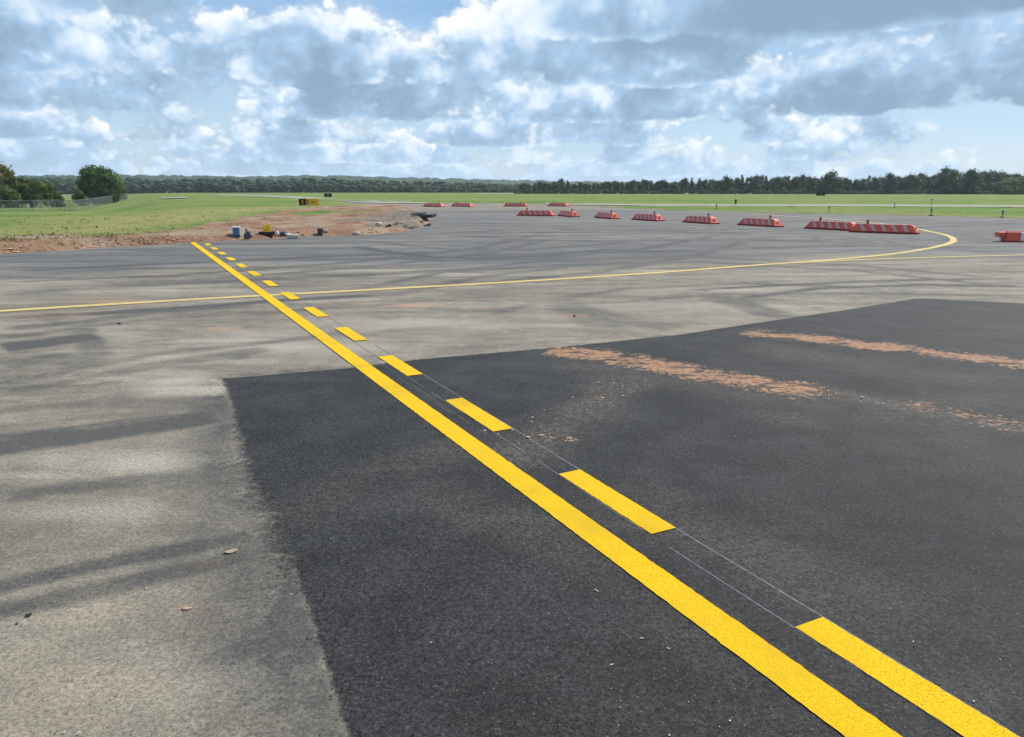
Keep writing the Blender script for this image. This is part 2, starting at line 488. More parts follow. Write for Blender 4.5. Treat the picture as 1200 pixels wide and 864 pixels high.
    t.l.new(t.m('ADD', grain, t.m('MULTIPLY', chips, .4)), bp.inputs['Height'])
    t.l.new(bp.outputs[0], b.inputs['Normal'])
    return m_

def paint_material(name, base, dark, wear=.25):
    m_, t, b = new_mat(name)
    P = wpos(t)
    g = t.lin(t.noise(P, 125, 3, .8), .38, .62); g2 = t.noise(P, 40, 3, .6); big = t.noise(P, 1.6, 4, .6)
    c = t.mix(g, dark, base)
    pits = t.ss(t.m('ADD', t.noise(P, 105, 3, .85), t.m('MULTIPLY', t.m('SUBTRACT', big, .5), .3)), .36, .29)
    c = t.mix(t.m('MULTIPLY', pits, .8), c, (0.10, 0.075, 0.03))
    c = t.mix(t.m('MULTIPLY', t.ss(g2, .58, .78), .3), c, tuple(min(1, v * 1.12 + .01) for v in base))
    c = t.mix(t.m('MULTIPLY', t.ss(t.m('ADD', big, t.m('MULTIPLY', t.m('SUBTRACT', g, .5), .35)), .54, .80), wear), c, (0.34, 0.20, 0.03))
    t.put(b.inputs['Base Color'], c)
    b.inputs['Roughness'].default_value = .7; b.inputs['Specular IOR Level'].default_value = .12
    bp = t.add('ShaderNodeBump'); bp.inputs['Strength'].default_value = .5; bp.inputs['Distance'].default_value = .004
    t.l.new(g, bp.inputs['Height']); t.l.new(bp.outputs[0], b.inputs['Normal'])
    return m_

def ground_material():
    m_, t, b = new_mat('field_soil_grass')
    P = wpos(t)
    dirt = attr(t, 'dirt'); straw = attr(t, 'straw'); dark = attr(t, 'darksoil')
    n1 = t.noise(P, .06, 5, .6); n2 = t.noise(P, .5, 5, .65, .4); n3 = t.noise(P, 4, 4, .7)
    mow = t.noise(t.mapping(P, scale=(.006, .16, 1), rot=(0, 0, R(4))), 1.0, 3, .6)
    g = t.mix(t.ss(n2, .3, .7), (0.066, 0.146, 0.016), (0.118, 0.204, 0.028))
    g = t.mix(t.m('MULTIPLY', t.ss(n1, .42, .6), .8), g, (0.185, 0.205, 0.062))
    g = t.mix(t.m('MULTIPLY', t.ss(mow, .46, .58), .65), g, (0.225, 0.225, 0.085))
    g = t.mix(t.m('MULTIPLY', t.ss(n3, .45, .75), .55), g, (0.055, 0.100, 0.016))
    g = t.mix(t.m('MULTIPLY', straw, t.lin(n2, .3, .6, .3, 1)), g, (0.27, 0.24, 0.10))
    clay = t.mix(t.ss(n2, .3, .68), (0.175, 0.086, 0.050), (0.300, 0.200, 0.132))
    clay = t.mix(t.m('MULTIPLY', t.ss(n3, .5, .75), .6), clay, (0.20, 0.085, 0.050))
    clay = t.mix(t.m('MULTIPLY', t.ss(t.noise(P, .28, 4, .6), .48, .62), .75), clay, (0.315, 0.255, 0.180))
    clay = t.mix(dark, clay, t.mix(t.ss(n3, .35, .6), (0.055, 0.055, 0.055), (0.22, 0.19, 0.15)))
    dm = t.ss(t.m('ADD', dirt, t.m('ADD', t.m('MULTIPLY', t.m('SUBTRACT', n2, .5), 1.5), t.m('MULTIPLY', t.m('SUBTRACT', n3, .5), .9))), .32, .68)
    t.put(b.inputs['Base Color'], t.mix(dm, g, clay))
    b.inputs['Roughness'].default_value = .9; b.inputs['Specular IOR Level'].default_value = .12
    bp = t.add('ShaderNodeBump'); bp.inputs['Strength'].default_value = .8; bp.inputs['Distance'].default_value = .08
    t.l.new(t.noise(P, 6, 5, .7), bp.inputs['Height']); t.l.new(bp.outputs[0], b.inputs['Normal'])
    return m_

def foliage(name, a, c, scale=.5, trans=.25):
    m_, t, b = new_mat(name)
    P = wpos(t)
    n = t.noise(P, scale, 3, .6); n2 = t.noise(P, scale * 6, 2, .6)
    col = t.mix(t.ss(t.m('ADD', t.m('MULTIPLY', n, .6), t.m('MULTIPLY', n2, .4)), .38, .62), a, c)
    t.put(b.inputs['Base Color'], col)
    b.inputs['Roughness'].default_value = .65; b.inputs['Specular IOR Level'].default_value = .25
    tr = t.add('ShaderNodeBsdfTranslucent'); t.put(tr.inputs[0], t.mix(.5, col, (.14, .20, .02)))
    mx = t.add('ShaderNodeMixShader'); mx.inputs[0].default_value = trans
    out = [n_ for n_ in t.n if n_.type == 'OUTPUT_MATERIAL'][0]
    t.l.new(b.outputs[0], mx.inputs[1]); t.l.new(tr.outputs[0], mx.inputs[2]); t.l.new(mx.outputs[0], out.inputs[0])
    return m_

M = {
    'asphalt': asphalt_material(),
    'yellow': paint_material('yellow_paint', (0.83, 0.55, 0.004), (0.55, 0.31, 0.002), .5),
    'faded': paint_material('faded_yellow_paint', (0.66, 0.50, 0.20), (0.48, 0.37, 0.15), .45),
    'chalk': simple('chalk', (.17, .172, .175), .9, .35, 30),
    'ground': ground_material(),
    'concrete': simple('pale_concrete', (.255, .25, .19), .9, .12, .3),
    'runway': simple('runway_surface', (.30, .295, .24), .9, .12, .2),
    'oak': foliage('broadleaf', (.034, .076, .020), (.140, .210, .050), .6, .42),
    'olive': foliage('olive_leaf', (.075, .085, .020), (.170, .165, .045), .5, .35),
    'bush': foliage('bush_leaf', (.048, .085, .018), (.150, .190, .045), .6, .35),
    'pine': foliage('pine_needles', (.014, .036, .026), (.038, .074, .042), .3, .2),
    'wood': foliage('wood_leaf', (.024, .058, .030), (.070, .115, .050), .10, .28),
    'light': foliage('pale_leaf', (.060, .100, .028), (.130, .180, .050), .2),
    'bark': simple('bark', (.085, .065, .048), .9, .3, 4),
    'grass': foliage('grass_blade', (.075, .130, .018), (.160, .215, .045), .8, .3),
    'clay': simple('clay', (.42, .215, .125), .95, .35, 5, .1),
    'palec': simple('pale_clay', (.48, .33, .22), .95, .3, 7, .1),
    'orange': simple('orange_plastic', (.66, .105, .058), .5, .15, 3, .45),
    'red': simple('red_plastic', (.40, .026, .022), .5, .18, 3, .4),
    'base_red': simple('dark_red_plastic', (.30, .030, .024), .6, .2, 3, .3),
    'white': simple('white_sheeting', (.56, .32, .285), .45, .12, 6, .5),
    'splinter': simple('grey_splinter', (.50, .49, .46), .7, .2, 6, .2),
    'dwhite': simple('white_plastic', (.72, .70, .67), .55, .1, 6, .4),
    'lens': simple('red_lens', (.34, .02, .015), .25, .1, 10, .6),
    'black': simple('black_plastic', (.018, .018, .020), .5, .3, 10, .4),
    'black_face': simple('black_sign_face', (.022, .020, .010), .5, .2, 4, .4),
    'yellow_face': simple('yellow_sign_face', (.66, .38, .020), .5, .08, 4, .4),
    'yellowp': simple('yellow_plastic', (.80, .58, .02), .45, .1, 6, .4),
    'blue': simple('blue_plastic', (.05, .17, .36), .45, .15, 8, .4),
    'post': simple('weathered_post', (.19, .20, .20), .6, .15, 3, .3),
    'wire': simple('dull_wire', (.17, .19, .20), .6, .15, 3, .3),
    'steel': simple('galvanised_steel', (.33, .35, .36), .45, .15, 3, .5),
    'rock': simple('dark_rubble', (.045, .045, .047), .85, .4, 5, .3, bump=.5),
    'stone': simple('pale_stone', (.50, .45, .37), .9, .2, 6, .2, bump=.4),
    'darkstone': simple('dark_stone', (.05, .047, .043), .9, .3, 20, .2),
    'leaf': simple('dry_leaf', (.36, .26, .17), .8, .25, 40, .2),
    'drab': simple('grey_sack', (.10, .095, .11), .85, .3, 8, .2),
}

# ------------------------------------------------------------------ layout of the apron (from the photo)
BACK = [(-60, -40), (70, -40)]
LEFT_EDGE = GP([(0, 298), (60, 294), (130, 289.5), (220, 284.5), (290, 281), (345, 278), (385, 276.5), (430, 275), (470, 271.5), (494, 266), (503, 256), (492, 248)])
FAR_EDGE = GP([(470, 243), (440, 240.5), (400, 238.6), (400, 236.2), (480, 237.6), (570, 238), (680, 239.6), (780, 240.2), (1000, 240.6), (1200, 241.6), (1400, 242.6)])
RIGHT_BACK = GP([(1400, 244.6), (1200, 243.6), (1000, 242.4), (780, 241.9), (700, 242.6), (730, 244.2), (780, 246.2), (850, 248.2), (900, 249.4), (1000, 251.6), (1100, 253.4), (1200, 256.0), (1400, 261)])
APRON = [(-60, -40), (-60, LEFT_EDGE[0][1] - 9), ] + [tuple(p) for p in LEFT_EDGE + FAR_EDGE + RIGHT_BACK] + [(70, 25), (70, -40)]

def fan(ang, rad):
    A, Rr = np.meshgrid(ang, rad)
    x = np.sin(A) * Rr; y = np.cos(A) * Rr
    n, k = A.shape
    i = np.arange(n * k).reshape(n, k)
    f = np.stack([i[:-1, :-1], i[:-1, 1:], i[1:, 1:], i[1:, :-1]], -1).reshape(-1, 4)[:, ::-1]
    return x.ravel(), y.ravel(), f
view = np.radians(np.arange(-40, 40.01, .13))
wide = np.radians(np.arange(40.5, 180.01, 6.5))
ANG = np.concatenate([-wide[::-1], view, wide])

# ------------------------------------------------------------------ ground (one sheet to the horizon)
def build_ground():
    rad = np.concatenate([[0.3, 4, 8, 12, 15, 17], np.geomspace(18, 130, 230), np.geomspace(133, 2500, 100)])
    x, y, f = fan(ANG, rad)
    z = terrain(x, y)
    sd = poly_sd(x, y, APRON)
    d = np.hypot(x, y)
    out = smooth(0.15, -0.5, sd + (fbm(x * 1.3, y * 1.3, 3, 3) - .5) * np.clip(d / 60, .3, 1.0))
    rough = (fbm(x * .9, y * .9, 4, 5) - .45)
    # clay bank beside the apron on the left
    bank = [tuple(p) for p in GP([(-150, 286), (0, 282.5), (60, 280), (130, 280), (200, 276), (240, 267), (290, 257.5), (335, 249), (385, 244.5), (440, 243), (495, 245)])] + \
           [tuple(p) for p in GP([(508, 250), (508, 262), (490, 274), (400, 282), (220, 292), (0, 306), (-150, 318)])]
    bd = poly_sd(x, y, bank)
    dirt = smooth(-1.2, 1.0, bd)
    # grassy tongues inside the bank
    tongue, _ = line_d(x, y, GP([(330, 255), (380, 252), (430, 249.5)]))
    dirt = dirt * (1 - .9 * smooth(3.0, .4, tongue + (fbm(x * .7, y * .7, 3, 31) - .5) * 2))
    tongue, _ = line_d(x, y, GP([(0, 282), (60, 281), (120, 282)]))
    dirt = dirt * (1 - .7 * smooth(1.3, .1, tongue + (fbm(x * .9, y * .9, 3, 33) - .5) * 1.2))
    darks, _ = line_d(x, y, GP([(440, 263), (475, 258), (495, 252)]))
    darks2, _ = line_d(x, y, GP([(450, 270), (490, 265)]))
    ds = 1.0 * np.maximum(smooth(3.2, .6, darks), smooth(1.2, .3, darks2)) * .9
    straw = smooth(.6, -4, bd) * smooth(-14, -3, bd) * .8 + .75 * smooth(-2.2, -.2, sd) * (sd < .5) * (x > 5)
    z = z + np.where(d < 140, out * (.05 + rough * .10 * np.clip(d / 30, .3, 1) + dirt * (.14 + .34 * (fbm(x * .6, y * .6, 4, 8) - .45))), 0)
    z = np.where(sd > .15, np.minimum(z, -.05), z)
    z = np.where((d < 140) & (out < .5), z - .06 * (1 - out), z)
    me = mesh_np('ground', np.stack([x, y, z], -1), f, True)
    set_attr(me, 'dirt', dirt); set_attr(me, 'straw', np.clip(straw, 0, 1)); set_attr(me, 'darksoil', ds)
    return tag(link('ground', me, None, (M['ground'],)), kind='structure')
build_ground()

# ------------------------------------------------------------------ apron with its wear
PATCH = GP([(262, 444.5), (400, 433), (490, 422), (640, 409), (800, 392.5), (870, 381.5), (1000, 362.5), (1075, 350), (1200, 356), (1420, 372)]) + \
    [np.array([9, 1.5]), np.array([9, -4]), np.array([-.6, -4])] + GP([(440, 950), (425, 900), (408, 850), (388, 790), (366, 720), (343, 655), (318, 605), (298, 565), (283, 510), (273, 470)])
CLAY_STREAKS = [(GP([(640, 410), (700, 416), (780, 430), (860, 446), (920, 455), (980, 462)]), .36, 1.0),
                (GP([(866, 388), (950, 397), (1040, 407), (1120, 417), (1210, 430), (1300, 443)]), .34, 1.1),
                (GP([(1062, 474), (1120, 485), (1200, 502), (1300, 525)]), .22, .6)]
CLAY_SPOTS = [(G(478, 358), .28, .55), (G(560, 361), .2, .35), (G(262, 385), .20, .5), (G(130, 353.5), .35, .5), (G(672, 370), .10, .8),
              (G(440, 357), .3, .3), (G(700, 470), .16, .35), (G(640, 512), .10, .4), (G(668, 517), .05, .6), (G(40, 372), .6, .25)]

def build_tracks():
    """tyre tracks: polylines (world), half width, strength"""
    T = []
    def px(l, w, s): T.append((GP(l), w, s))
    for l, w, s_ in (([(0, 331), (200, 323), (420, 307), (560, 291), (640, 273)], .14, 1.0), ([(0, 339), (220, 329), (430, 313), (575, 296), (660, 278)], .14, .9),
                     ([(380, 347), (520, 319), (640, 305), (800, 300), (1000, 311), (1210, 330)], .13, .9), ([(430, 352), (560, 325), (680, 311), (820, 307), (1010, 318), (1210, 339)], .13, .8),
                     ([(560, 332), (700, 319), (820, 299), (880, 281)], .16, .9), ([(440, 300), (520, 306), (640, 303), (760, 291), (850, 274)], .18, 1.0),
                     ([(560, 372), (640, 352), (740, 338), (880, 332), (1000, 336)], .12, .7), ([(0, 398), (90, 384), (200, 372), (330, 365), (520, 352)], .12, .8),
                     ([(0, 450), (90, 432), (190, 414), (300, 403), (420, 388)], .09, .75), ([(0, 463), (95, 444), (200, 426), (310, 413)], .09, .6)):
        px(l, w * 1.25, s_ * .6)
    px([(-80, 538), (0, 525), (120, 508), (275, 487)], .17, 1.1)
    px([(-80, 520), (0, 513), (140, 496), (275, 483)], .10, .7)
    px([(-60, 705), (0, 688), (100, 664), (200, 646), (330, 622)], .075, 1.1)
    px([(-60, 735), (0, 716), (120, 690), (230, 666), (345, 640)], .085, 1.0)
    px([(0, 585), (90, 570), (200, 560), (300, 545)], .10, .5)
    px([(0, 372), (110, 368), (200, 362), (330, 352), (460, 345)], .16, .9)
    px([(0, 386), (100, 377), (180, 366), (300, 357)], .2, .6)
    px([(0, 408), (50, 402), (120, 393)], .3, .8)
    px([(95, 385), (105, 400), (115, 420)], .16, .45)
    px([(120, 440), (200, 425), (320, 408)], .16, .5)
    px([(0, 430), (60, 420), (130, 428)], .25, .5)
    px([(0, 345), (120, 336), (240, 331), (420, 322), (600, 314), (800, 306)], .3, .55)
    px([(0, 318), (200, 309), (400, 300), (520, 296)], .3, .7)
    px([(410, 288), (445, 294), (500, 301), (560, 303), (640, 300), (740, 290)], .22, .9)
    px([(430, 283), (520, 292), (600, 294), (700, 287), (800, 276)], .3, .5)
    px([(850, 352), (960, 338), (1080, 334), (1210, 336)], .13, .9)
    px([(800, 341), (900, 335), (1040, 329), (1210, 326)], .14, .7)
    px([(740, 352), (850, 345), (1000, 344), (1210, 347)], .13, .55)
    px([(830, 345), (880, 360), (925, 374)], .3, .6)
    px([(640, 345), (700, 375), (720, 396)], .3, .4)
    px([(520, 345), (640, 352), (740, 378), (800, 386)], .3, .35)
    px([(520, 300), (640, 297), (800, 294), (1000, 287), (1200, 292)], .4, .5)
    px([(560, 280), (700, 283), (860, 280), (1040, 286), (1200, 300)], .4, .5)
    px([(500, 275), (620, 268), (760, 270), (900, 276)], .5, .45)
    r = random.Random(5)
    for i in range(16):                                # sweeping passes, two wheels each
        y0 = r.uniform(11, 34); sl = r.uniform(.15, .5); cv = r.uniform(-.012, .012)
        w = r.uniform(.08, .2); s = r.uniform(.25, .6)
        for off in (0, 1.9):
            T.append(([np.array([x_, y0 + off + sl * (x_ + 8) * .6 + cv * x_ * x_]) for x_ in np.linspace(-24, 34, 12)], w, s))
    return T

def surface_attrs(x, y):
    sd = poly_sd(x, y, PATCH)
    d = np.hypot(x, y)
    # feathered on the left where traffic dragged binder over the old pavement
    feather = np.where((x < -1.0 + .0 * y) & (y < 6.6) , .10 + .26 * smooth(5.8, 3.0, y), .05)
    patch = smooth(-feather, feather * .6, sd)
    tyre = np.zeros_like(x)
    for pts, w, s in build_tracks():
        q = np.asarray(pts); lo = q.min(0) - 2; hi = q.max(0) + 2
        i = np.nonzero((x > lo[0]) & (x < hi[0]) & (y > lo[1]) & (y < hi[1]))[0]
        if not len(i): continue
        dd, fr = line_d(x[i], y[i], pts)
        v = s * smooth(1.45 * w, .5 * w, dd) * smooth(0, .08, fr) * smooth(1, .92, fr) * (.55 + .9 * fbm(x[i] * .9, y[i] * .9, 3, 2))
        tyre[i] = np.maximum(tyre[i], v)
    tyre = np.maximum(tyre, .85 * smooth(-.65, .05, sd + (fbm(x * 2.2, y * 2.2, 4, 61) - .5) * .5) * (x < -.3) * (y < 6.0))
    tyre = np.clip(tyre, 0, 1)
    # newer surfacing on the outer band of the apron
    band = GP([(-200, 332), (0, 330), (150, 322), (300, 312), (450, 312), (560, 316), (700, 315), (860, 309), (1000, 300), (1110, 300), (1250, 309), (1500, 325)])
    bp = [tuple(p) for p in band] + [(90, 90), (-90, 90), (-60, 20)]
    bs = poly_sd(x, y, bp)
    fresh = smooth(-2.2, 2.2, bs) * (.78 + .3 * (fbm(x * .12, y * .12, 3, 9) - .5))
    fresh = np.where(y > 62, fresh * .15, fresh)
    clay = np.zeros_like(x)
    for pts, w, s in CLAY_STREAKS:
        dd, fr = line_d(x, y, pts)
        clay = np.maximum(clay, s * smooth(1.35 * w, .1 * w, dd + (fbm(x * 5, y * 5, 3, 4) - .5) * .2) * smooth(0, .03, fr) * smooth(1, .9, fr) * (.45 + .8 * fbm(x * 3, y * 3, 3, 6)))
    for c, r_, s in CLAY_SPOTS:
        dd = np.hypot((x - c[0]) * .6, y - c[1])
        clay = np.maximum(clay, s * smooth(r_, .1 * r_, dd + (fbm(x * 6, y * 6, 3, 4) - .5) * r_))
    edge = poly_sd(x, y, APRON)
    clay = np.maximum(clay, .75 * smooth(.5, .0, edge + (fbm(x * 2, y * 2, 3, 14) - .5) * .9) * (x < -4) * (d > 18))
    dust = np.zeros_like(x)
    for pts, w, s_ in [(GP([(570, 545), (640, 512), (700, 470), (760, 435)]), .26, .75), (GP([(930, 458), (1010, 468), (1090, 482), (1210, 508)]), .20, .8),
                       (GP([(880, 500), (1000, 478), (1100, 470), (1230, 468)]), .3, .35), (GP([(470, 560), (620, 620), (760, 700), (900, 800)]), .2, .28),
                       (GP([(690, 560), (860, 640), (1050, 740), (1220, 830)]), .25, .3), (GP([(300, 620), (430, 560), (560, 520), (660, 480)]), .22, .3),
                       (GP([(640, 425), (780, 445), (980, 480), (1200, 520)]), .35, .4), (GP([(860, 405), (1000, 425), (1210, 455)]), .35, .35)]:
        dd, fr = line_d(x, y, pts)
        dust = np.maximum(dust, s_ * smooth(1.5 * w, .2 * w, dd + (fbm(x * 2.5, y * 2.5, 3, 44) - .5) * .35) * smooth(0, .1, fr) * smooth(1, .9, fr) * (.3 + 1.1 * fbm(x * 2, y * 2, 4, 46)))
    dust = np.clip(dust, 0, 1)
    grime = np.zeros_like(x)
    r_ = random.Random(21)
    for i in range(34):
        c = G(r_.uniform(-40, 520), r_.uniform(352, 480)); rx = r_.uniform(.25, 1.1); ry = r_.uniform(.06, .2); a_ = r_.uniform(.1, .5)
        ux, uy = x - c[0], y - c[1]
        grime = np.maximum(grime, r_.uniform(.35, .85) * smooth(1.1, .1, np.hypot((ux * math.cos(a_) + uy * math.sin(a_)) / rx, (uy * math.cos(a_) - ux * math.sin(a_)) / ry) + (fbm(x * 3, y * 3, 3, 50 + i) - .5) * 1.2))
    for i in range(22):
        c = G(r_.uniform(480, 1250), r_.uniform(318, 372)); rx = r_.uniform(.4, 1.6); ry = r_.uniform(.1, .3); a_ = r_.uniform(-.2, .4)
        ux, uy = x - c[0], y - c[1]
        grime = np.maximum(grime, r_.uniform(.3, .7) * smooth(1.1, .1, np.hypot((ux * math.cos(a_) + uy * math.sin(a_)) / rx, (uy * math.cos(a_) - ux * math.sin(a_)) / ry) + (fbm(x * 2, y * 2, 3, 90 + i) - .5) * 1.2))
    for c, rx, ry, s in [(G(690, 470), .42, .42, .55), (G(800, 340), .6, .4, .4), (G(890, 352), .5, .5, .4), (G(225, 735), .35, .15, .3), (G(1010, 468), .5, .14, .5)]:
        grime = np.maximum(grime, s * smooth(1, .2, np.hypot((x - c[0]) / rx, (y - c[1]) / ry) + (fbm(x * 2, y * 2, 3, 24) - .5) * .9))
        rust = np.zeros_like(x)
    for (qx, qy), rx, ry, s_ in [((480, 358), .5, .28, .9), ((560, 361), .45, .2, .5), ((262, 385), .35, .14, .9), ((130, 353), .7, .18, .8), ((100, 349), .6, .2, .5), ((672, 370), .3, .15, .7), ((430, 356), .5, .2, .5),
                               ((60, 370), .9, .2, .4), ((340, 372), .5, .12, .4), ((250, 660), .12, .05, .15), ((95, 800), .3, .1, .12), ((220, 712), .12, .04, .2)]:
        c = G(qx, qy)
        rust = np.maximum(rust, s_ * smooth(1.2, .1, np.hypot((x - c[0]) / rx, (y - c[1]) / ry) + (fbm(x * 4, y * 4, 3, 71) - .5) * 1.1))
    pale = np.zeros_like(x)
    for (qx, qy), rx, ry, s_ in [((330, 400), 2.2, .8, .9), ((180, 415), 1.4, .5, .7), ((230, 452), .7, .35, .8), ((520, 380), 2.0, .6, .7), ((760, 360), 2.6, .6, .6), ((930, 340), 3.2, .7, .8), ((120, 338), 3.5, .7, .7),
                               ((560, 322), 4, .8, .6), ((1010, 325), 4, .7, .5), ((180, 545), .6, .3, .6), ((120, 600), .6, .2, .5), ((230, 790), .5, .25, .4), ((720, 278), 7, 1.4, .4), ((600, 268), 6, 1.5, .4)]:
        c = G(qx, qy)
        pale = np.maximum(pale, s_ * smooth(1.25, .1, np.hypot((x - c[0]) / rx, (y - c[1]) / ry) + (fbm(x * 1.3, y * 1.3, 4, 81) - .5) * 1.2))
    return patch, tyre, fresh, clay, grime, dust, rust, pale

def build_apron():
    rad = np.concatenate([np.geomspace(.5, 1.6, 8)[:-1], np.geomspace(1.6, 25, 260), np.geomspace(25.3, 115, 110)])
    x, y, f = fan(ANG, rad)
    sd = poly_sd(x, y, APRON)
    keep = (sd > -.9)[f].any(1)
    f = f[keep]
    used = np.unique(f); remap = np.zeros(len(x), np.int64); remap[used] = np.arange(len(used))
    x, y = x[used], y[used]; f = remap[f]
    me = mesh_np('apron', np.stack([x, y, np.zeros_like(x)], -1), f, True)
    p, ty, fr, cl, gr, du, ru, pa = surface_attrs(x, y)
    for k, v in (('patch', p * 0), ('tyre', ty), ('fresh', fr), ('clay', cl), ('grime', gr), ('dust', du * 0), ('rust', ru), ('pale', pa)): set_attr(me, k, v)
    o = tag(link('apron', me, None, (M['asphalt'],)), kind='structure')
    return o
apron = build_apron()

def build_patch():
    rad = np.concatenate([np.geomspace(.5, 1.6, 10)[:-1], np.geomspace(1.6, 14, 330)])
    a = np.concatenate([np.radians(np.arange(-100, -34, 4)), np.radians(np.arange(-34, 41, .1)), np.radians(np.arange(42, 121, 4))])
    x, y, f = fan(a, rad)
    sd = poly_sd(x, y, PATCH)
    f = f[(sd > -.62)[f].all(1)]
    used = np.unique(f); remap = np.zeros(len(x), np.int64); remap[used] = np.arange(len(used))
    x, y, sd = x[used], y[used], sd[used]; f = remap[f]
    z = .0003 + .0047 * smooth(-.5, .15, sd)
    me = mesh_np('asphalt_patch', np.stack([x, y, z], -1), f, True)
    p, ty, fr, cl, gr, du, ru, pa = surface_attrs(x, y)
    for k, v in (('patch', p), ('tyre', ty * (1 - p)), ('fresh', fr), ('clay', cl), ('grime', gr * (1 - p)), ('dust', du), ('rust', ru * (1 - p)), ('pale', pa)): set_attr(me, k, v)
    return tag(link('asphalt_patch', me, None, (M['asphalt'],)), kind='structure')
build_patch()

# ------------------------------------------------------------------ painted markings (children of the apron)
O2 = np.array([1.0547, 2.0143]); DV = np.array([-.45931, .88828]); NV = np.array([DV[1], -DV[0]])
def line_pt(s, w): return O2 + DV * s + NV * w
def ribbon(name, left, right, z, mat, parent, jit=0.0):
    left = np.asarray(left); right = np.asarray(right)
    if jit:
        left = left + rng.normal(0, jit, left.shape); right = right + rng.normal(0, jit, right.shape)
    n = len(left)
    zz = np.broadcast_to(np.asarray(z, float), (n,))
    v = np.concatenate([np.column_stack([left, zz]), np.column_stack([right, zz])])
    f = [(i, i + n, i + 1 + n, i + 1) for i in range(n - 1)]
    return link(name, mesh_np(name, v, f), parent, (mat,))
ss_ = np.arange(-3.2, 26.31, .03)
ribbon('solid_line', [line_pt(s, 0) for s in ss_], [line_pt(s, .160) for s in ss_], .0095, M['yellow'], apron, .0014)
for k in range(-1, 15):
    s0 = .50 + 1.822 * k; q = np.linspace(s0 - .91, s0, 36)
    w0 = .335 if k < 4 else .345
    ribbon('dash', [line_pt(s, w0) for s in q], [line_pt(s, w0 + .155) for s in q], .0095, M['yellow'], apron, .0014)
def chalk(w, s0, s1, width, duty, seed):
    r = random.Random(seed); v = []; f = []
    s = s0
    while s < s1:
        L = r.uniform(.05, .35)
        if r.random() < duty:
            wob = .004 * math.sin(s * 2.1 + seed)
            for (a, b) in ((s, w + wob), (s, w + wob + width), (s + L, w + wob + width), (s + L, w + wob)):
                p = line_pt(a, b); v.append((p[0], p[1], .0062))
            i = len(v); f.append((i - 4, i - 3, i - 2, i - 1))
        s += L
    return link('chalk_line', mesh_np('chalk_line', v, f), apron, (M['chalk'],))
chalk(.489, -2, 20, .007, .95, 1); chalk(.329, -2, 20, .005, .92, 2); chalk(.268, 3.2, 16, .0035, .6, 3); chalk(.238, 3.8, 14, .003, .5, 4)

def spline(pts, n):
    pts = [np.asarray(p, float) for p in pts]
    P = [2 * pts[0] - pts[1]] + pts + [2 * pts[-1] - pts[-2]]
    out = []
    for i in range(1, len(P) - 2):
        for t_ in np.linspace(0, 1, n, endpoint=False):
            a, b, c, d = P[i - 1], P[i], P[i + 1], P[i + 2]
            out.append(.5 * ((2 * b) + (c - a) * t_ + (2 * a - 5 * b + 4 * c - d) * t_ ** 2 + (3 * b - a - 3 * c + d) * t_ ** 3))
    out.append(pts[-1])
    return np.array(out)
def stripe(name, pts, w, z, mat):
    c = spline(pts, 14)
    tg = np.gradient(c, axis=0); tg /= np.linalg.norm(tg, axis=1)[:, None]
    nn = np.column_stack([tg[:, 1], -tg[:, 0]])
    return ribbon(name, c - nn * w / 2, c + nn * w / 2, z, mat, apron, .003)
stripe('curved_line', GP([(-160, 374.5), (0, 365), (150, 355.8), (300, 347.2), (430, 340.2), (600, 330.8), (760, 320.6), (880, 311.5), (960, 305.8), (1040, 298.6), (1090, 291), (1112, 285.6), (1117.5, 281.2), (1110, 276.2), (1090, 271.6), (1066, 267), (1030, 262), (960, 256), (880, 251)]), .20, .0062, M['faded'])
stripe('straight_line', GP([(925, 308.6), (1000, 304.8), (1100, 301.7), (1200, 299), (1320, 296)]), .14, .0050, M['faded'])

# pale strips far across the field
def strip(name, pts_top, pts_bot, mat, dz=.03):
    a = spline(GP(pts_top), 8); b = spline(GP(pts_bot), 8)
    za = terrain(a[:, 0], a[:, 1]) + dz; zb = terrain(b[:, 0], b[:, 1]) + dz
    n = len(a); V_ = []; 
    for k in range(5):
        f_ = k / 4; p = a * (1 - f_) + b * f_
        V_.append(np.column_stack([p, terrain(p[:, 0], p[:, 1]) + dz]))
    V_ = np.concatenate(V_)
    F = [(k * n + i, k * n + i + 1, (k + 1) * n + i + 1, (k + 1) * n + i) for k in range(4) for i in range(n - 1)]
    return tag(link(name, mesh_np(name, V_, F), None, (mat,)), kind='structure')
strip('service_road', [(255, 228.3), (300, 228.8), (350, 230.6), (400, 232.8), (440, 234.6), (500, 236.2)], [(255, 229.4), (300, 230.4), (350, 233.2), (400, 236.4), (440, 238.6), (500, 238.9)], M['concrete'], .05)
strip('taxiway', [(640, 238.6), (780, 240.0), (1000, 240.5), (1200, 241.5), (1400, 242.5)], [(640, 240.4), (780, 241.9), (1000, 242.4), (1200, 243.5), (1400, 244.5)], M['concrete'], .06)
strip('runway', [(560, 226.7), (800, 226.7), (1000, 226.9), (1250, 227.3)], [(560, 227.3), (800, 227.5), (1000, 227.7), (1250, 228.2)], M['runway'], .12)
strip('concrete_pad', [(189, 231.8), (200, 231.7), (219, 231.5)], [(189, 233.4), (200, 233.2), (219, 232.9)], M['concrete'], .12)
strip('dirt_lane', [(60, 227.8), (75, 227.6), (100, 227.4)], [(60, 229.6), (75, 229.4), (100, 229)], M['concrete'], .12)
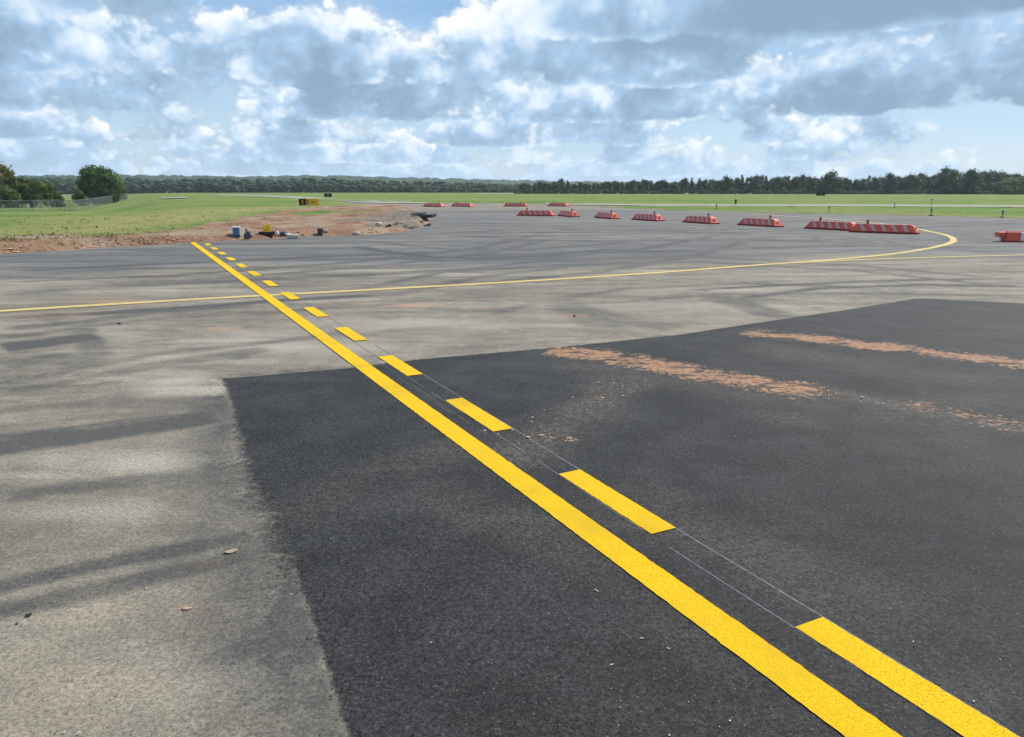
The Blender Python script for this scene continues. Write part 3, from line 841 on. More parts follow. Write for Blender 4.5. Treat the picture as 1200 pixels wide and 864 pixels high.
# ------------------------------------------------------------------ placing things on the ground
from mathutils.bvhtree import BVHTree
_g = bpy.data.objects['ground'].data
_co = np.empty(len(_g.vertices) * 3, np.float32); _g.vertices.foreach_get('co', _co)
_fa = np.empty(len(_g.loops), np.int32); _g.loops.foreach_get('vertex_index', _fa)
_co = _co.reshape(-1, 3); _fa = _fa.reshape(-1, 4)
_sel = (np.hypot(_co[:, 0], _co[:, 1]) < 320)[_fa].all(1)
BVH = BVHTree.FromPolygons(_co.tolist(), _fa[_sel].tolist())
_AP = [(float(a), float(b)) for a, b in APRON]
def on_apron(x, y):
    c = False; n = len(_AP)
    for i in range(n):
        (ax, ay), (bx, by) = _AP[i], _AP[i - 1]
        if (ay > y) != (by > y) and x < (bx - ax) * (y - ay) / (by - ay) + ax: c = not c
    return c
def hgt(x, y):
    """height of the surface one stands on"""
    h = BVH.ray_cast(Vector((x, y, 30)), Vector((0, 0, -1)))[0]
    z = h.z if h else float(terrain(x, y))
    if on_apron(x, y): z = max(z, 0.0)
    return z
def drop(px, py):
    """point of the ground seen at a photo pixel, bank and bumps included"""
    u, f, w = ray(px, py)
    d = Vector((u, f, w)).normalized()
    h = BVH.ray_cast(Vector((0, 0, CAM_H)), d)[0]
    p0 = G(px, py, 0.0) if w < 0 else None
    if p0 is not None and math.hypot(*p0) < 100 and on_apron(p0[0], p0[1]):
        if h is None or (h.xy.length > math.hypot(*p0)): return Vector((p0[0], p0[1], 0.0))
    if h is None:
        p = G(px, py); return Vector((p[0], p[1], float(terrain(*p))))
    return h.copy()

# ------------------------------------------------------------------ water-ballast style low barricades
def trap(x, t):                      # half depth at height fraction t
    return (.26 * (1 - t) + .13 * t)
def barrier_parts(root):
    H, Lb, Lt = .335, 1.20, 1.00
    b = MB()
    prof = [(-Lb, .05), (-Lt - .02, H - .03), (-Lt + .04, H), (Lt - .04, H), (Lt + .02, H - .03), (Lb, .05)]
    rows = []
    for s in (-1, 1):
        rows.append([b.bm.verts.new((x, s * trap(x, (z - .05) / (H - .05)), z)) for x, z in prof])
    a, c = rows
    b.bm.faces.new(a); b.bm.faces.new(c[::-1])
    for i in range(len(prof)): b.bm.faces.new((a[i], c[i], c[(i + 1) % 6], a[(i + 1) % 6]))
    bmesh.ops.bevel(b.bm, geom=b.bm.edges[:], offset=.012, segments=2, affect='EDGES')
    b.build('body', M['orange'], root)
    MB().box((0, 0, .036), (2.46, .58, .066), bevel=.012).build('skirt', M['base_red'], root)
    for k in range(5):
        x0 = -.92 + k * .385
        s_ = MB(); n_ = .005
        loop = [(.17, .12, -1), (.0, .93, -1), (.0, .93, 1), (.17, .12, 1)]   # one band up the front, over the top, down the back
        inn, out_ = [], []
        for dx, t_, side in loop:
            up = n_ + .004 if t_ > .5 else 0
            for lst, g_ in ((inn, .001), (out_, n_)):
                y_ = side * (trap(0, t_) + g_); z_ = .05 + (H - .05) * t_ + ((.026 + g_) if t_ > .5 else 0)
                lst.append((s_.bm.verts.new((x0 + dx, y_, z_)), s_.bm.verts.new((x0 + dx + .145, y_, z_))))
        for a_, b_ in zip(range(3), range(1, 4)):
            s_.bm.faces.new((out_[a_][0], out_[a_][1], out_[b_][1], out_[b_][0]))
            s_.bm.faces.new((inn[a_][0], inn[b_][0], inn[b_][1], inn[a_][1]))
            for q_ in (0, 1): s_.bm.faces.new((inn[a_][q_], out_[a_][q_], out_[b_][q_], inn[b_][q_]))
        for e_ in (0, 3): s_.bm.faces.new((inn[e_][0], inn[e_][1], out_[e_][1], out_[e_][0]))
        s_.build('reflective_stripe', M['white'], root)
    for sx in (-1, 1):               # forklift slots and carry lugs
        MB().box((sx * .45, 0, .037), (.16, .60, .036)).build('fork_slot', M['black'], root)
    for sx in (-1, 1):
        MB().box((sx * (Lt + .10), 0, .20), (.07, .12, .05), ry=sx * .55, bevel=.01).build('lifting_lug', M['base_red'], root)
def lamp_parts(root, x):
    h = MB().lathe([(.045, -.035), (.045, .03), (.028, .035), (.028, .06), (.05, .065), (.05, .08)], 10, (x, 0, .335)).build('warning_light', M['black'], root)
    MB().lathe([(.042, 0), (.05, .03), (.045, .07), (.02, .095)], 10, (x, 0, .415)).build('lens', M['lens'], h)
BT = empty('barricade'); barrier_parts(BT); lamp_parts(BT, .62)
BL = empty('barricade'); barrier_parts(BL); lamp_parts(BL, -.62)
used_b = set()
BARRIERS = [  # left px, right px, base px, lamp at right end, label
    (497, 520, 242.6, 1, 'farthest left low barricade, beside the pale service road, red with white slanted stripes'),
    (530, 554, 242.4, 0, 'low striped barricade second from the left in the far row, past the black rubble'),
    (591, 618, 242.2, 1, 'low striped barricade in the far row above the left end of the nearer row'),
    (643, 666, 242.0, 0, 'rightmost low barricade of the far row, in front of the mown grass'),
    (607, 649, 253.2, 0, 'bright striped barricade that starts the nearer row at its left end'),
    (654, 678, 254.0, 1, 'short looking dark barricade seen almost end on, second in the nearer row'),
    (697, 725, 256.2, 1, 'low red barricade third in the nearer row, seen at a steep angle'),
    (741, 777, 258.6, 1, 'low red barricade fourth in the nearer row, with a lamp near its right end'),
    (801, 841, 261.8, 1, 'striped barricade fifth in the nearer row, below a post in the grass'),
    (866, 915, 265.2, 1, 'striped barricade standing alone left of the touching pair, lamp on its right end'),
    (946, 1004, 269.6, 0, 'left barricade of the touching pair, partly behind its neighbour'),
    (997, 1074, 273.6, 0, 'right barricade of the touching pair, next to the curved yellow line'),
]
for i, (l, r, yb, lamp, lab) in enumerate(BARRIERS):
    p = G((l + r) / 2, yb, 0.0)
    d = math.hypot(*p); w = (r - l) * p[1] / F_PX / cP
    phi = math.atan2(p[0], p[1])
    th = min(np.linspace(0, 1.45, 300), key=lambda t_: abs(2.42 * math.cos(t_) + .5 * math.sin(t_) - w))
    if i in (0, 1, 2, 3, 4): th *= .9
    ax = np.array([math.cos(phi), -math.sin(phi)]) * math.cos(th) - np.array([math.sin(phi), math.cos(phi)]) * math.sin(th)
    rz = math.atan2(ax[1], ax[0])
    if i == 10: rz += .05
    src = BT if lamp else BL
    o = copy_tree(src) if lamp in used_b else src
    used_b.add(lamp)
    away = p / d * .22
    o.location = (p[0] + away[0], p[1] + away[1], 0.002)
    o.rotation_euler.z = rz
    tag(o, lab, 'barricade', 'low red and white barricades along the taxiway curve')
    o['label'] = lab

# the one cut by the right edge: square blocks of orange and white with a raised tongue
p = G(1170, 283.6, 0.0)
B2 = empty('block_barricade', (p[0] + .05, p[1] + .2, .002), -.10)
B2.scale = (1, 1, .90)
tag(B2, 'square ended red and white barricade cut off by the right edge of the picture', 'barricade', 'low red and white barricades along the taxiway curve')
MB().box((.10, 0, .255), (.22, .30, .17), bevel=.015).build('tongue', M['orange'], B2)
MB().box((.42, 0, .18), (.44, .44, .345), bevel=.02, seg=2).build('block', M['orange'], B2)
MB().box((.86, 0, .18), (.44, .43, .335), bevel=.02, seg=2).build('block', M['dwhite'], B2)
MB().box((1.30, 0, .18), (.44, .44, .345), bevel=.02, seg=2).build('block', M['orange'], B2)
MB().box((1.74, 0, .18), (.44, .43, .335), bevel=.02, seg=2).build('block', M['dwhite'], B2)
MB().box((1.06, 0, .366), (1.6, .16, .022), bevel=.006).build('top_rail', M['red'], B2)
MB().box((1.06, 0, .022), (1.66, .48, .038), bevel=.006).build('skirt', M['base_red'], B2)
MB().tube((.09, -.06, 0), (.09, -.06, .18), .018).build('foot', M['dwhite'], B2)

# ------------------------------------------------------------------ airfield signs
def face_rz(p): return -math.atan2(p.x, p.y)
p = drop(362, 242.3)
sg = empty('taxiway_sign', p, face_rz(p) + .05)
tag(sg, 'low airfield guidance sign, half black and half yellow, beyond the red soil', 'sign')
for x in (-.72, .0, .72):
    MB().tube((x, 0, -.1), (x, 0, .14), .03).box((x, 0, .01), (.14, .14, .02)).build('leg', M['steel'], sg)
bp = MB().box((-.55, 0, .43), (.66, .16, .60), bevel=.012).build('location_panel', M['black_face'], sg)
yp = MB().box((.37, 0, .43), (1.16, .16, .60), bevel=.012).build('direction_panel', M['yellow_face'], sg)
MB().box((-.55, -.083, .44), (.50, .008, .025)).box((-.55, -.083, .18), (.50, .008, .02)).box((-.55, -.083, .69), (.50, .008, .02)).box((-.79, -.083, .43), (.02, .008, .48)).box((-.31, -.083, .43), (.02, .008, .48)).build('border', M['yellow_face'], bp) if False else None
MB().box((-.55, -.083, .43), (.09, .008, .36)).build('letter_bar', M['yellow_face'], bp)
MB().box((-.10, -.083, .43), (.09, .008, .36)).build('letter_bar', M['black_face'], yp)
MB().box((.36, -.083, .43), (.36, .008, .07)).prism([(.52, -.079, .29), (.74, -.079, .43), (.52, -.079, .57)], -.008).build('arrow', M['black_face'], yp)
def black_sign(px, py, n, w, h, lab):
    p = drop(px, py)
    s_ = empty('distance_sign', p, face_rz(p)); tag(s_, lab, 'sign')
    for k in range(n):
        x = (k - (n - 1) / 2) * (w + .05)
        MB().box((x, 0, .18 + h / 2), (w, .2, h), bevel=.015).build('panel', M['black_face'], s_)
        for sx in (-.3, .3):
            MB().tube((x + sx * w, 0, -.1), (x + sx * w, 0, .18), .035).build('leg', M['steel'], s_)
black_sign(384.5, 232.2, 2, .66, .66, 'small black two panel sign in the grass, right of and behind the yellow sign')
black_sign(961.5, 230.4, 2, .92, .80, 'black sign alone on the right hand grass below the round topped tree')

# taxiway edge lights in the right grass
def edge_light():
    e = empty('edge_light')
    MB().lathe([(.13, -.05), (.13, .02), (.05, .03)], 10).build('base', M['black'], e)
    MB().tube((0, 0, .02), (0, 0, .26), .024).build('stem', M['black'], e)
    MB().lathe([(.055, .25), (.07, .28), (.065, .33), (.035, .37)], 10).build('lens', M['blue'], e)
    return e
EL = edge_light()
for i, (px, py, k, lab) in enumerate([
        (839.5, 244.6, 1.0, 'small edge light in the grass left of and nearer than the dark post'),
        (971.5, 247.8, 1.0, 'small edge light in the grass above the gap left of the touching barricades'),
        (1091, 252.3, 1.1, 'small edge light in the grass straight above the bend of the yellow curve'),
        (1174.5, 254.6, 1.1, 'small edge light in the grass nearest the right edge of the picture'),
        (1048, 243.6, 1.0, 'small edge light on the pale strip behind the right hand barricade')]):
    o = EL if i == 0 else copy_tree(EL)
    o.location = drop(px, py); o.scale = (k, k, k)
    tag(o, lab, 'airfield light', 'small edge lights in the right hand grass'); o['label'] = lab
p = drop(862, 240.2)
s_ = empty('marker_post', p); tag(s_, 'short dark marker post in the grass beside the pale taxiway', 'marker')
MB().tube((0, 0, -.1), (0, 0, .42), .09, .08).build('post', M['black'], s_)
MB().lathe([(.12, .40), (.14, .45), (.10, .56), (.03, .60)], 10).build('cap', M['black'], s_)
p = drop(1091, 243.4)
s_ = empty('marker_mast', p); tag(s_, 'thin pale upright mast in the far grass above the bend of the curve', 'mast')
MB().tube((0, 0, -.1), (0, 0, .75), .03).build('pole', M['steel'], s_)
MB().box((0, 0, .70), (.22, .06, .12)).build('head', M['steel'], s_)
p = drop(195.5, 226.6)
s_ = empty('equipment_cabinet', p, face_rz(p)); tag(s_, 'small white equipment cabinet far off in the left field', 'cabinet')
MB().box((0, 0, .62), (.95, .7, 1.3), bevel=.03).build('case', M['dwhite'], s_)
MB().box((0, 0, 1.30), (1.08, .82, .07), bevel=.02).build('roof', M['dwhite'], s_)
MB().box((0, -.36, .6), (.7, .03, 1.0)).build('door', M['steel'], s_)

# ------------------------------------------------------------------ bits and pieces left on the red soil
p = drop(278, 276.6)
s_ = empty('water_cooler', p, face_rz(p)); tag(s_, 'small blue cooler with a white side standing left on the red soil', 'cooler')
MB().box((-.03, 0, .14), (.20, .17, .26), bevel=.02, taper=(1.06, 1.06)).build('body', M['blue'], s_)
MB().box((.105, 0, .16), (.05, .19, .29), bevel=.012).build('side_panel', M['dwhite'], s_)
MB().box((-.02, 0, .295), (.25, .2, .04), bevel=.012).build('lid', M['dwhite'], s_)
p = drop(291, 281)
s_ = empty('rubbish_bag', p, face_rz(p)); tag(s_, 'dark slumped bag leaning to the right between the blue cooler and the yellow case', 'bag')
b = MB()
b.blob((-.05, 0, .12), .13, 2, .10, (.8, .7, 1.0)).blob((.01, .02, .20), .10, 2, .12, (.9, .7, 1.1)).blob((.07, 0, .12), .08, 2, .12)
b.build('sack', M['drab'], s_, True)
MB().lathe([(.05, 0), (.02, .05), (.045, .10)], 8, (-.04, 0, .27)).build('knot', M['drab'], s_)
p = drop(313, 275)
s_ = empty('black_tray', p, face_rz(p)); tag(s_, 'flat black tray on the red soil under the yellow case', 'tray')
MB().box((0, 0, .035), (.52, .3, .07), bevel=.01).build('floor', M['black'], s_)
MB().box((0, -.15, .075), (.54, .02, .05)).box((0, .15, .075), (.54, .02, .05)).build('rim', M['black'], s_)
q = empty('yellow_case', p + Vector((.0, .0, .075)), face_rz(p)); tag(q, 'bright yellow open topped case standing on the black tray', 'case')
MB().box((0, 0, .03), (.25, .16, .05), bevel=.008).build('bottom', M['yellowp'], q)
for sx, w in ((-.10, .055), (.10, .055)):
    MB().box((sx, 0, .17), (w, .16, .26), bevel=.008).build('side', M['yellowp'], q)
MB().box((0, .06, .15), (.16, .03, .20), bevel=.005).build('back', M['yellowp'], q)
p = drop(325, 275.6)
s_ = empty('white_bottle', p); tag(s_, 'white plastic bottle standing right of the yellow case', 'bottle')
MB().lathe([(.05, 0), (.055, .02), (.055, .12), (.02, .16), (.02, .18)], 12).build('bottle_body', M['dwhite'], s_, True)
MB().lathe([(.024, .175), (.024, .2)], 10).build('cap', M['blue'], s_)
p = drop(342, 279.6)
s_ = empty('cement_sack', p, face_rz(p)); tag(s_, 'pale flat sack lying at the asphalt edge right of the bottle', 'sack')
MB().box((.03, 0, .08), (.40, .24, .13), bevel=.045, seg=3, rz=.1).build('sack_body', M['stone'], s_, True)
MB().box((-.12, .05, .15), (.16, .18, .06), bevel=.025, seg=2, rz=.3).build('folded_end', M['dwhite'], s_, True)
p = drop(333, 275.8)
s_ = empty('dark_sack', p, face_rz(p)); tag(s_, 'dark lump of sacking between the bottle and the pale sack', 'sack')
MB().blob((0, 0, .06), .12, 2, .14, (1.3, .8, .7)).build('sack_body', M['drab'], s_, True)
p = drop(375.5, 276)
s_ = empty('dark_bucket', p); tag(s_, 'dark bucket on the red soil right of the pale sack', 'bucket')
MB().lathe([(.08, 0), (.11, .24), (.115, .25), (.10, .25), (.075, .03)], 14).build('pail', M['drab'], s_, True)
b = MB()
for i in range(8):
    a0, a1 = math.pi * i / 8, math.pi * (i + 1) / 8
    b.tube((.11 * math.cos(a0), 0, .24 + .1 * math.sin(a0)), (.11 * math.cos(a1), 0, .24 + .1 * math.sin(a1)), .006, seg=5)
b.build('handle', M['steel'], s_)
for px, py, r_, lab in ((444, 264.6, .13, 'pale stone sitting on the soil in front of the black rubble'),
                        (418, 275.2, .11, 'pale stone at the asphalt edge right of the dark bucket'),
                        (382, 272.0, .09, 'pale stone behind the dark bucket')):
    o = MB().blob((0, 0, r_ * .5), r_, 2, .16, (1.1, .9, .75)).build('pale_rock', M['stone'])
    o.location = drop(px, py); tag(o, lab, 'stone', 'pale stones on the red soil')

# black rubble heap at the corner of the bank
pc = drop(492, 262)
rb = empty('rubble_heap', pc); tag(rb, 'heap of broken black asphalt at the right tip of the red soil', 'rubble')
rr = random.Random(3)
slabs = [(497, 254.5, 1.2, .7, .15, .05, -.05), (490, 251.5, .9, .6, .10, .06, -.03)]
for px in range(456, 503, 6):
    slabs.append((px + rr.uniform(-2, 2), rr.uniform(256, 269) if px > 470 else rr.uniform(261, 270), rr.uniform(.12, .5), rr.uniform(.12, .35), rr.uniform(.02, .06), rr.uniform(-.3, .3), rr.uniform(-.4, .4)))
for px, py, L_, D_, H_, rx_, ry_ in slabs:
    q = drop(px, py) - pc
    b = MB().box((q.x, q.y, q.z + H_ * .35), (L_, D_, H_), rz=rr.uniform(-.4, .4) if L_ < .6 else -.25, rx=rx_, ry=ry_, bevel=.02)
    for v in b.bm.verts: v.co += Vector((rr.uniform(-1, 1), rr.uniform(-1, 1), rr.uniform(-1, 1))) * min(.05, H_ * .25)
    b.build('slab', M['rock'], rb)

# ------------------------------------------------------------------ loose clay, crumbs, stones
def scatter(name, mat, pts, kind_label):
    """pts: x, y, z, radius; many small squashed lumps in one mesh"""
    base = np.array([(0, 0, 1), (1, 0, 0), (.3, .95, 0), (-.8, .6, 0), (-.8, -.6, 0), (.3, -.95, 0), (0, 0, -.6)], float)
    tri = [(0, 1, 2), (0, 2, 3), (0, 3, 4), (0, 4, 5), (0, 5, 1), (6, 2, 1), (6, 3, 2), (6, 4, 3), (6, 5, 4), (6, 1, 5)]
    pts = np.asarray(pts); n = len(pts)
    a = rng.uniform(0, 6.28, n); j = 1 + rng.uniform(-.35, .35, (n, 7, 1))
    v = base[None] * j
    c, s_ = np.cos(a)[:, None], np.sin(a)[:, None]
    x = v[..., 0] * c - v[..., 1] * s_; y = v[..., 0] * s_ + v[..., 1] * c
    sq = rng.uniform(.25, .55, (n, 1))
    V_ = np.stack([x, y, v[..., 2] * sq], -1) * pts[:, 3][:, None, None] + pts[:, None, :3]
    F = (np.array(tri)[None] + (np.arange(n) * 7)[:, None, None]).reshape(-1, 3)
    return tag(link(name, mesh_np(name, V_.reshape(-1, 3), F), None, (mat,)), kind='stuff')
def along(pts, w, n, rmin, rmax, z=.006, bias=1.6):
    q = np.asarray(spline(pts, 20)); out = []
    for _ in range(n):
        i = rng.integers(0, len(q) - 1); t_ = rng.random()
        p_ = q[i] * (1 - t_) + q[i + 1] * t_
        dd = q[i + 1] - q[i]; nn = np.array([-dd[1], dd[0]]) / np.linalg.norm(dd)
        k = rng.normal(0, w * .55)
        r_ = rmin + (rmax - rmin) * rng.random() ** (bias * 1.8)
        out.append((*(p_ + nn * k), z + r_ * .2, r_))
    return out
c1, c2 = [], []
for (pts, w, s) in CLAY_STREAKS:
    nn_ = int(420 * s); a_ = along(pts, w * .6, nn_, .0025, .009)
    c1 += a_[::2]; c2 += a_[1::2]
for c, r_, s in CLAY_SPOTS:
    for _ in range(int(40 * s + 6)):
        p_ = c + rng.normal(0, r_ * .5, 2); r2 = rng.uniform(.002, .007); c2.append((p_[0], p_[1], .006 + r2 * .2, r2))
for _ in range(90):                                   # trail of crumbs across the patch
    t_ = rng.random(); p_ = G(600 + 150 * t_ + rng.normal(0, 25), 520 - 85 * t_ + rng.normal(0, 10)); r2 = .003 + .011 * rng.random() ** 3
    c2.append((p_[0], p_[1], .006 + r2 * .2, r2))
for _ in range(90):                                   # crumbs along the third streak
    t_ = rng.random(); p_ = G(960 + 260 * t_ + rng.normal(0, 14), 462 + 40 * t_ + rng.normal(0, 5)); r2 = .003 + .010 * rng.random() ** 3
    c2.append((p_[0], p_[1], .006 + r2 * .2, r2))
bankpts = []
while len(bankpts) < 1500:
    px = rng.uniform(-40, 480); e0 = np.interp(px, [-40, 0, 130, 220, 300, 385, 470], [299, 297, 288.5, 283.5, 280, 276, 270]); e1 = np.interp(px, [-40, 130, 200, 240, 300, 350, 480], [281, 278, 275, 265, 256, 248, 247])
    py = e1 + (e0 - e1) * rng.random() ** .7
    if rng.random() < .35: py = e0 + rng.normal(.3, .5)
    q = drop(px, py); r_ = .012 + .05 * rng.random() ** 3.5
    bankpts.append((q.x, q.y, q.z + r_ * .15, r_))
scatter('clay_crumbs', M['clay'], c1 + bankpts[::2], None)
scatter('pale_clay_crumbs', M['palec'], c2 + bankpts[1::2], None)
st_ = []
for _ in range(150):
    px = rng.uniform(-50, 430); py = rng.uniform(330, 864); p_ = G(px, py); r_ = .0015 + .0035 * rng.random() ** 3
    st_.append((p_[0], p_[1], .007 + r_ * .2, r_))
for _ in range(260):
    px = rng.uniform(250, 400); py = rng.uniform(440, 864); x0 = np.interp(py, [440, 565, 655, 720, 864], [262, 298, 343, 366, 415])
    p_ = G(x0 + rng.normal(0, 10), py); r_ = .0018 + .0035 * rng.random() ** 2; st_.append((p_[0], p_[1], .006 + r_ * .2, r_))
scatter('loose_stones', M['darkstone'], st_, None)
wh = []
for _ in range(70):
    px = rng.uniform(0, 1200); py = rng.uniform(450, 864); p_ = G(px, py); r_ = .0018 + .003 * rng.random() ** 2
    wh.append((p_[0], p_[1], .008, r_))
scatter('pale_grit', M['stone'], wh, None)

for px, py, r_, lab in ((619, 514, .015, 'pale clay lump touching the thin chalk line between two dashes'), (634, 512, .017, 'flat pale clay lump second from the chalk line'),
                        (667, 515.5, .017, 'reddish pale clay lump farthest right of the small group by the dashes'), (737, 433, .015, 'clay lump at the lower edge of the first orange streak'),
                        (1010, 467, .015, 'clay lump beyond the right end of the first orange streak')):
    o = MB().blob((0, 0, r_ * .3), r_, 2, .2, (1.3, .9, .5)).build('clay_lump', M['palec']); p_ = G(px, py)
    o.location = (p_[0], p_[1], .006); tag(o, lab, 'clay lump', 'clay lumps on the black patch')
for px, py, r_, lab in ((34, 722, .010, 'dark stone on the dusty pavement near the lower left tyre mark'), (140, 380, .018, 'dark stone on the pale pavement under the long yellow line at left'),
                        (673, 371, .018, 'dark stone ringed by orange dust in the middle of the pavement'), (20, 732, .005, 'tiny dark stone next to the bigger one at lower left')):
    o = MB().blob((0, 0, r_ * .4), r_, 2, .2, (1.2, 1, .6)).build('dark_stone', M['darkstone']); p_ = G(px, py)
    o.location = (p_[0], p_[1], .003); tag(o, lab, 'stone', 'dark stones on the pavement')
def leaf(px, py, L_, rz, lab, curl=.35):
    n = 7; v = []; 
    for i in range(n):
        t_ = i / (n - 1); w = L_ * .30 * math.sin(math.pi * min(1, t_ * .94 + .04)) ** .8
        for k in (-1, 0, 1):
            v.append(((t_ - .5) * L_, k * w, .001 + curl * L_ * ((t_ - .5) ** 2 * 1.0 + .22 * abs(k))))
    f = [(i * 3 + k, i * 3 + k + 1, i * 3 + k + 4, i * 3 + k + 3) for i in range(n - 1) for k in (0, 1)]
    o = link('dry_leaf', mesh_np('dry_leaf', v, f, True), None, (M['leaf'],))
    md = o.modifiers.new('thickness', 'SOLIDIFY'); md.thickness = .0012
    p_ = G(px, py); o.location = (p_[0], p_[1], .002); o.rotation_euler.z = rz
    return tag(o, lab, 'leaf', 'dry leaves on the pavement')
leaf(271, 648, .062, .5, 'curled brown leaf lying between the two dark tyre marks')
leaf(219, 714, .042, .1, 'small yellowish leaf below the lower tyre mark', .15)
for px, py, L_, rz in ((699, 694, .034, -.9), (752, 750, .024, .1), (717, 781, .018, .5), (783, 762, .018, -.6), (1070, 754, .014, .9), (93, 861, .016, .2)):
    o = MB().box((0, 0, .003), (L_ * .7, .004, .002)).build('white_splinter', M['splinter']); p_ = G(px, py)
    o.location = (p_[0], p_[1], .005); o.rotation_euler = (0, 0, rz)
    tag(o, 'thin white splinter lying flat on the asphalt', 'splinter', 'white splinters on the asphalt')

# ------------------------------------------------------------------ grass and weeds
def blades(name, pts, mat):
    """pts: x, y, z, height; each a clump of bent blades"""
    V_ = []; nb = 5
    pts = np.asarray(pts); n = len(pts)
    a = rng.uniform(0, 6.28, (n, nb)); lean = rng.uniform(.1, .7, (n, nb)); h = pts[:, 3][:, None] * rng.uniform(.55, 1.15, (n, nb))
    w = h * .14 + .008
    ox = pts[:, 0][:, None] + rng.normal(0, .06, (n, nb)) + 0 * a; oy = pts[:, 1][:, None] + rng.normal(0, .06, (n, nb))
    z0 = pts[:, 2][:, None] - .03 + 0 * a
    ca, sa = np.cos(a), np.sin(a)
    v0 = np.stack([ox - sa * w, oy + ca * w, z0], -1); v1 = np.stack([ox + sa * w, oy - ca * w, z0], -1)
    v2 = np.stack([ox + ca * lean * h, oy + sa * lean * h, z0 + h], -1)
    V_ = np.stack([v0, v1, v2], 2).reshape(-1, 3)
    F = np.arange(len(V_)).reshape(-1, 3)
    return tag(link(name, mesh_np(name, V_, F), None, (mat,)), kind='stuff')
gp = []
while len(gp) < 9000:
    px = rng.uniform(-60, 345); lo = np.interp(px, [-60, 0, 60, 130, 200, 240, 290, 345], [285, 283, 280, 277, 273, 262, 253, 244])
    py = lo - 36 * rng.random() ** 1.3
    if py < 241: continue
    q = drop(px, py)
    if q.xy.length > 75: continue
    gp.append((q.x, q.y, q.z, rng.uniform(.02, .055) + (.07 if rng.random() < .03 else 0)))
for _ in range(500):
    px = rng.uniform(-50, 440); e = np.interp(px, [-50, 130, 200, 300, 350, 440], [284, 279, 276, 258, 251, 248]); q = drop(px, e + rng.normal(0, 3.5)); 
    if q.z > .01 and q.xy.length < 75: gp.append((q.x, q.y, q.z, rng.uniform(.03, .09)))
while len(gp) < 14500:
    px = rng.uniform(700, 1230); hi = np.interp(px, [700, 780, 850, 1000, 1100, 1230], [243, 246, 248, 251.4, 253, 256.4])
    py = hi - (hi - 242.5) * rng.random() ** 1.5
    q = drop(px, py)
    if q.z < -.03: continue
    gp.append((q.x, q.y, q.z, rng.uniform(.03, .06)))
blades('grass_tufts', gp, M['grass'])

# ------------------------------------------------------------------ trees
def leaf_quads(lobes, n, size, flat=.0, r0=.55):
    lobes = np.asarray(lobes, float)
    vol = np.prod(lobes[:, 3:6], axis=1) ** .66
    k = rng.choice(len(lobes), n, p=vol / vol.sum())
    d = rng.normal(size=(n, 3)); d /= np.linalg.norm(d, axis=1)[:, None]
    rad = r0 + (1.16 - r0) * rng.random(n) ** .7
    c = lobes[k, :3] + d * lobes[k, 3:6] * rad[:, None]
    nrm = d + rng.normal(0, .55, (n, 3)); nrm[:, 2] += .25; nrm /= np.linalg.norm(nrm, axis=1)[:, None]
    t = np.cross(nrm, rng.normal(size=(n, 3))); t /= np.linalg.norm(t, axis=1)[:, None]
    b = np.cross(nrm, t)
    s = size * rng.uniform(.55, 1.35, n)[:, None]
    V_ = np.stack([c - t * s, c - b * s * .55 + nrm * s * .12, c + t * s, c + b * s * .55 + nrm * s * .12], 1).reshape(-1, 3)
    return V_, np.arange(4 * n).reshape(-1, 4)
def crown_mesh(name, lobes, n, size, core=.72, r0=.55):
    V_, F = leaf_quads(lobes, n, size, r0=r0)
    me = mesh_np(name, V_, F)
    if core:
        b = bmesh.new(); b.from_mesh(me)
        for (x, y, z, rx, ry, rz) in lobes:
            q = bmesh.ops.create_icosphere(b, subdivisions=2, radius=1)
            for v in q['verts']:
                k = core * random.uniform(.8, 1.12)
                v.co = Vector((x + v.co.x * rx * k, y + v.co.y * ry * k, z + v.co.z * rz * k))
        b.to_mesh(me); b.free()
    return me
def trunk_mesh(h, r, limbs):
    b = MB().tube((0, 0, -.4), (.04 * h, 0, h * .55), r, r * .7, 8).tube((.04 * h, 0, h * .55), (0, 0, h), r * .7, r * .35, 7)
    for (x, y, z) in limbs: b.tube((.03 * h, 0, h * random.uniform(.45, .8)), (x, y, z), r * .4, r * .12, 5)
    return b.mesh('trunk')
def lobes_round(h, w, n, zlow=.18, seed=0):
    r = random.Random(seed); L = []
    for i in range(n):
        t_ = (i + .5) / n; a = i * 2.4 + r.uniform(-.5, .5); zz = h * (zlow + (.88 - zlow) * t_)
        pr = w * .5 * math.sin(math.pi * min(.93, .28 + .62 * t_)) * .62
        s = w * r.uniform(.20, .32)
        L.append((math.cos(a) * pr, math.sin(a) * pr, zz, s, s, s * r.uniform(.7, .95)))
    L.append((0, 0, h * .5, w * .36, w * .36, h * .30))
    return L
def tree(name, loc, trunk, crown, matc, label, cat='tree', group=None, rz=0, sc=(1, 1, 1), matb=None):
    e = empty(name, loc, rz); e.scale = sc
    tag(e, label, cat, group)
    link('trunk', trunk, e, () if trunk.materials else (M['bark'],))
    link('crown', crown, e, () if crown.materials else (matc,))
    return e
def ground_at(px, d):
    p_ = at(px, d); return Vector((p_[0], p_[1], hgt(p_[0], p_[1]) if d < 300 else float(terrain(p_[0], p_[1]))))

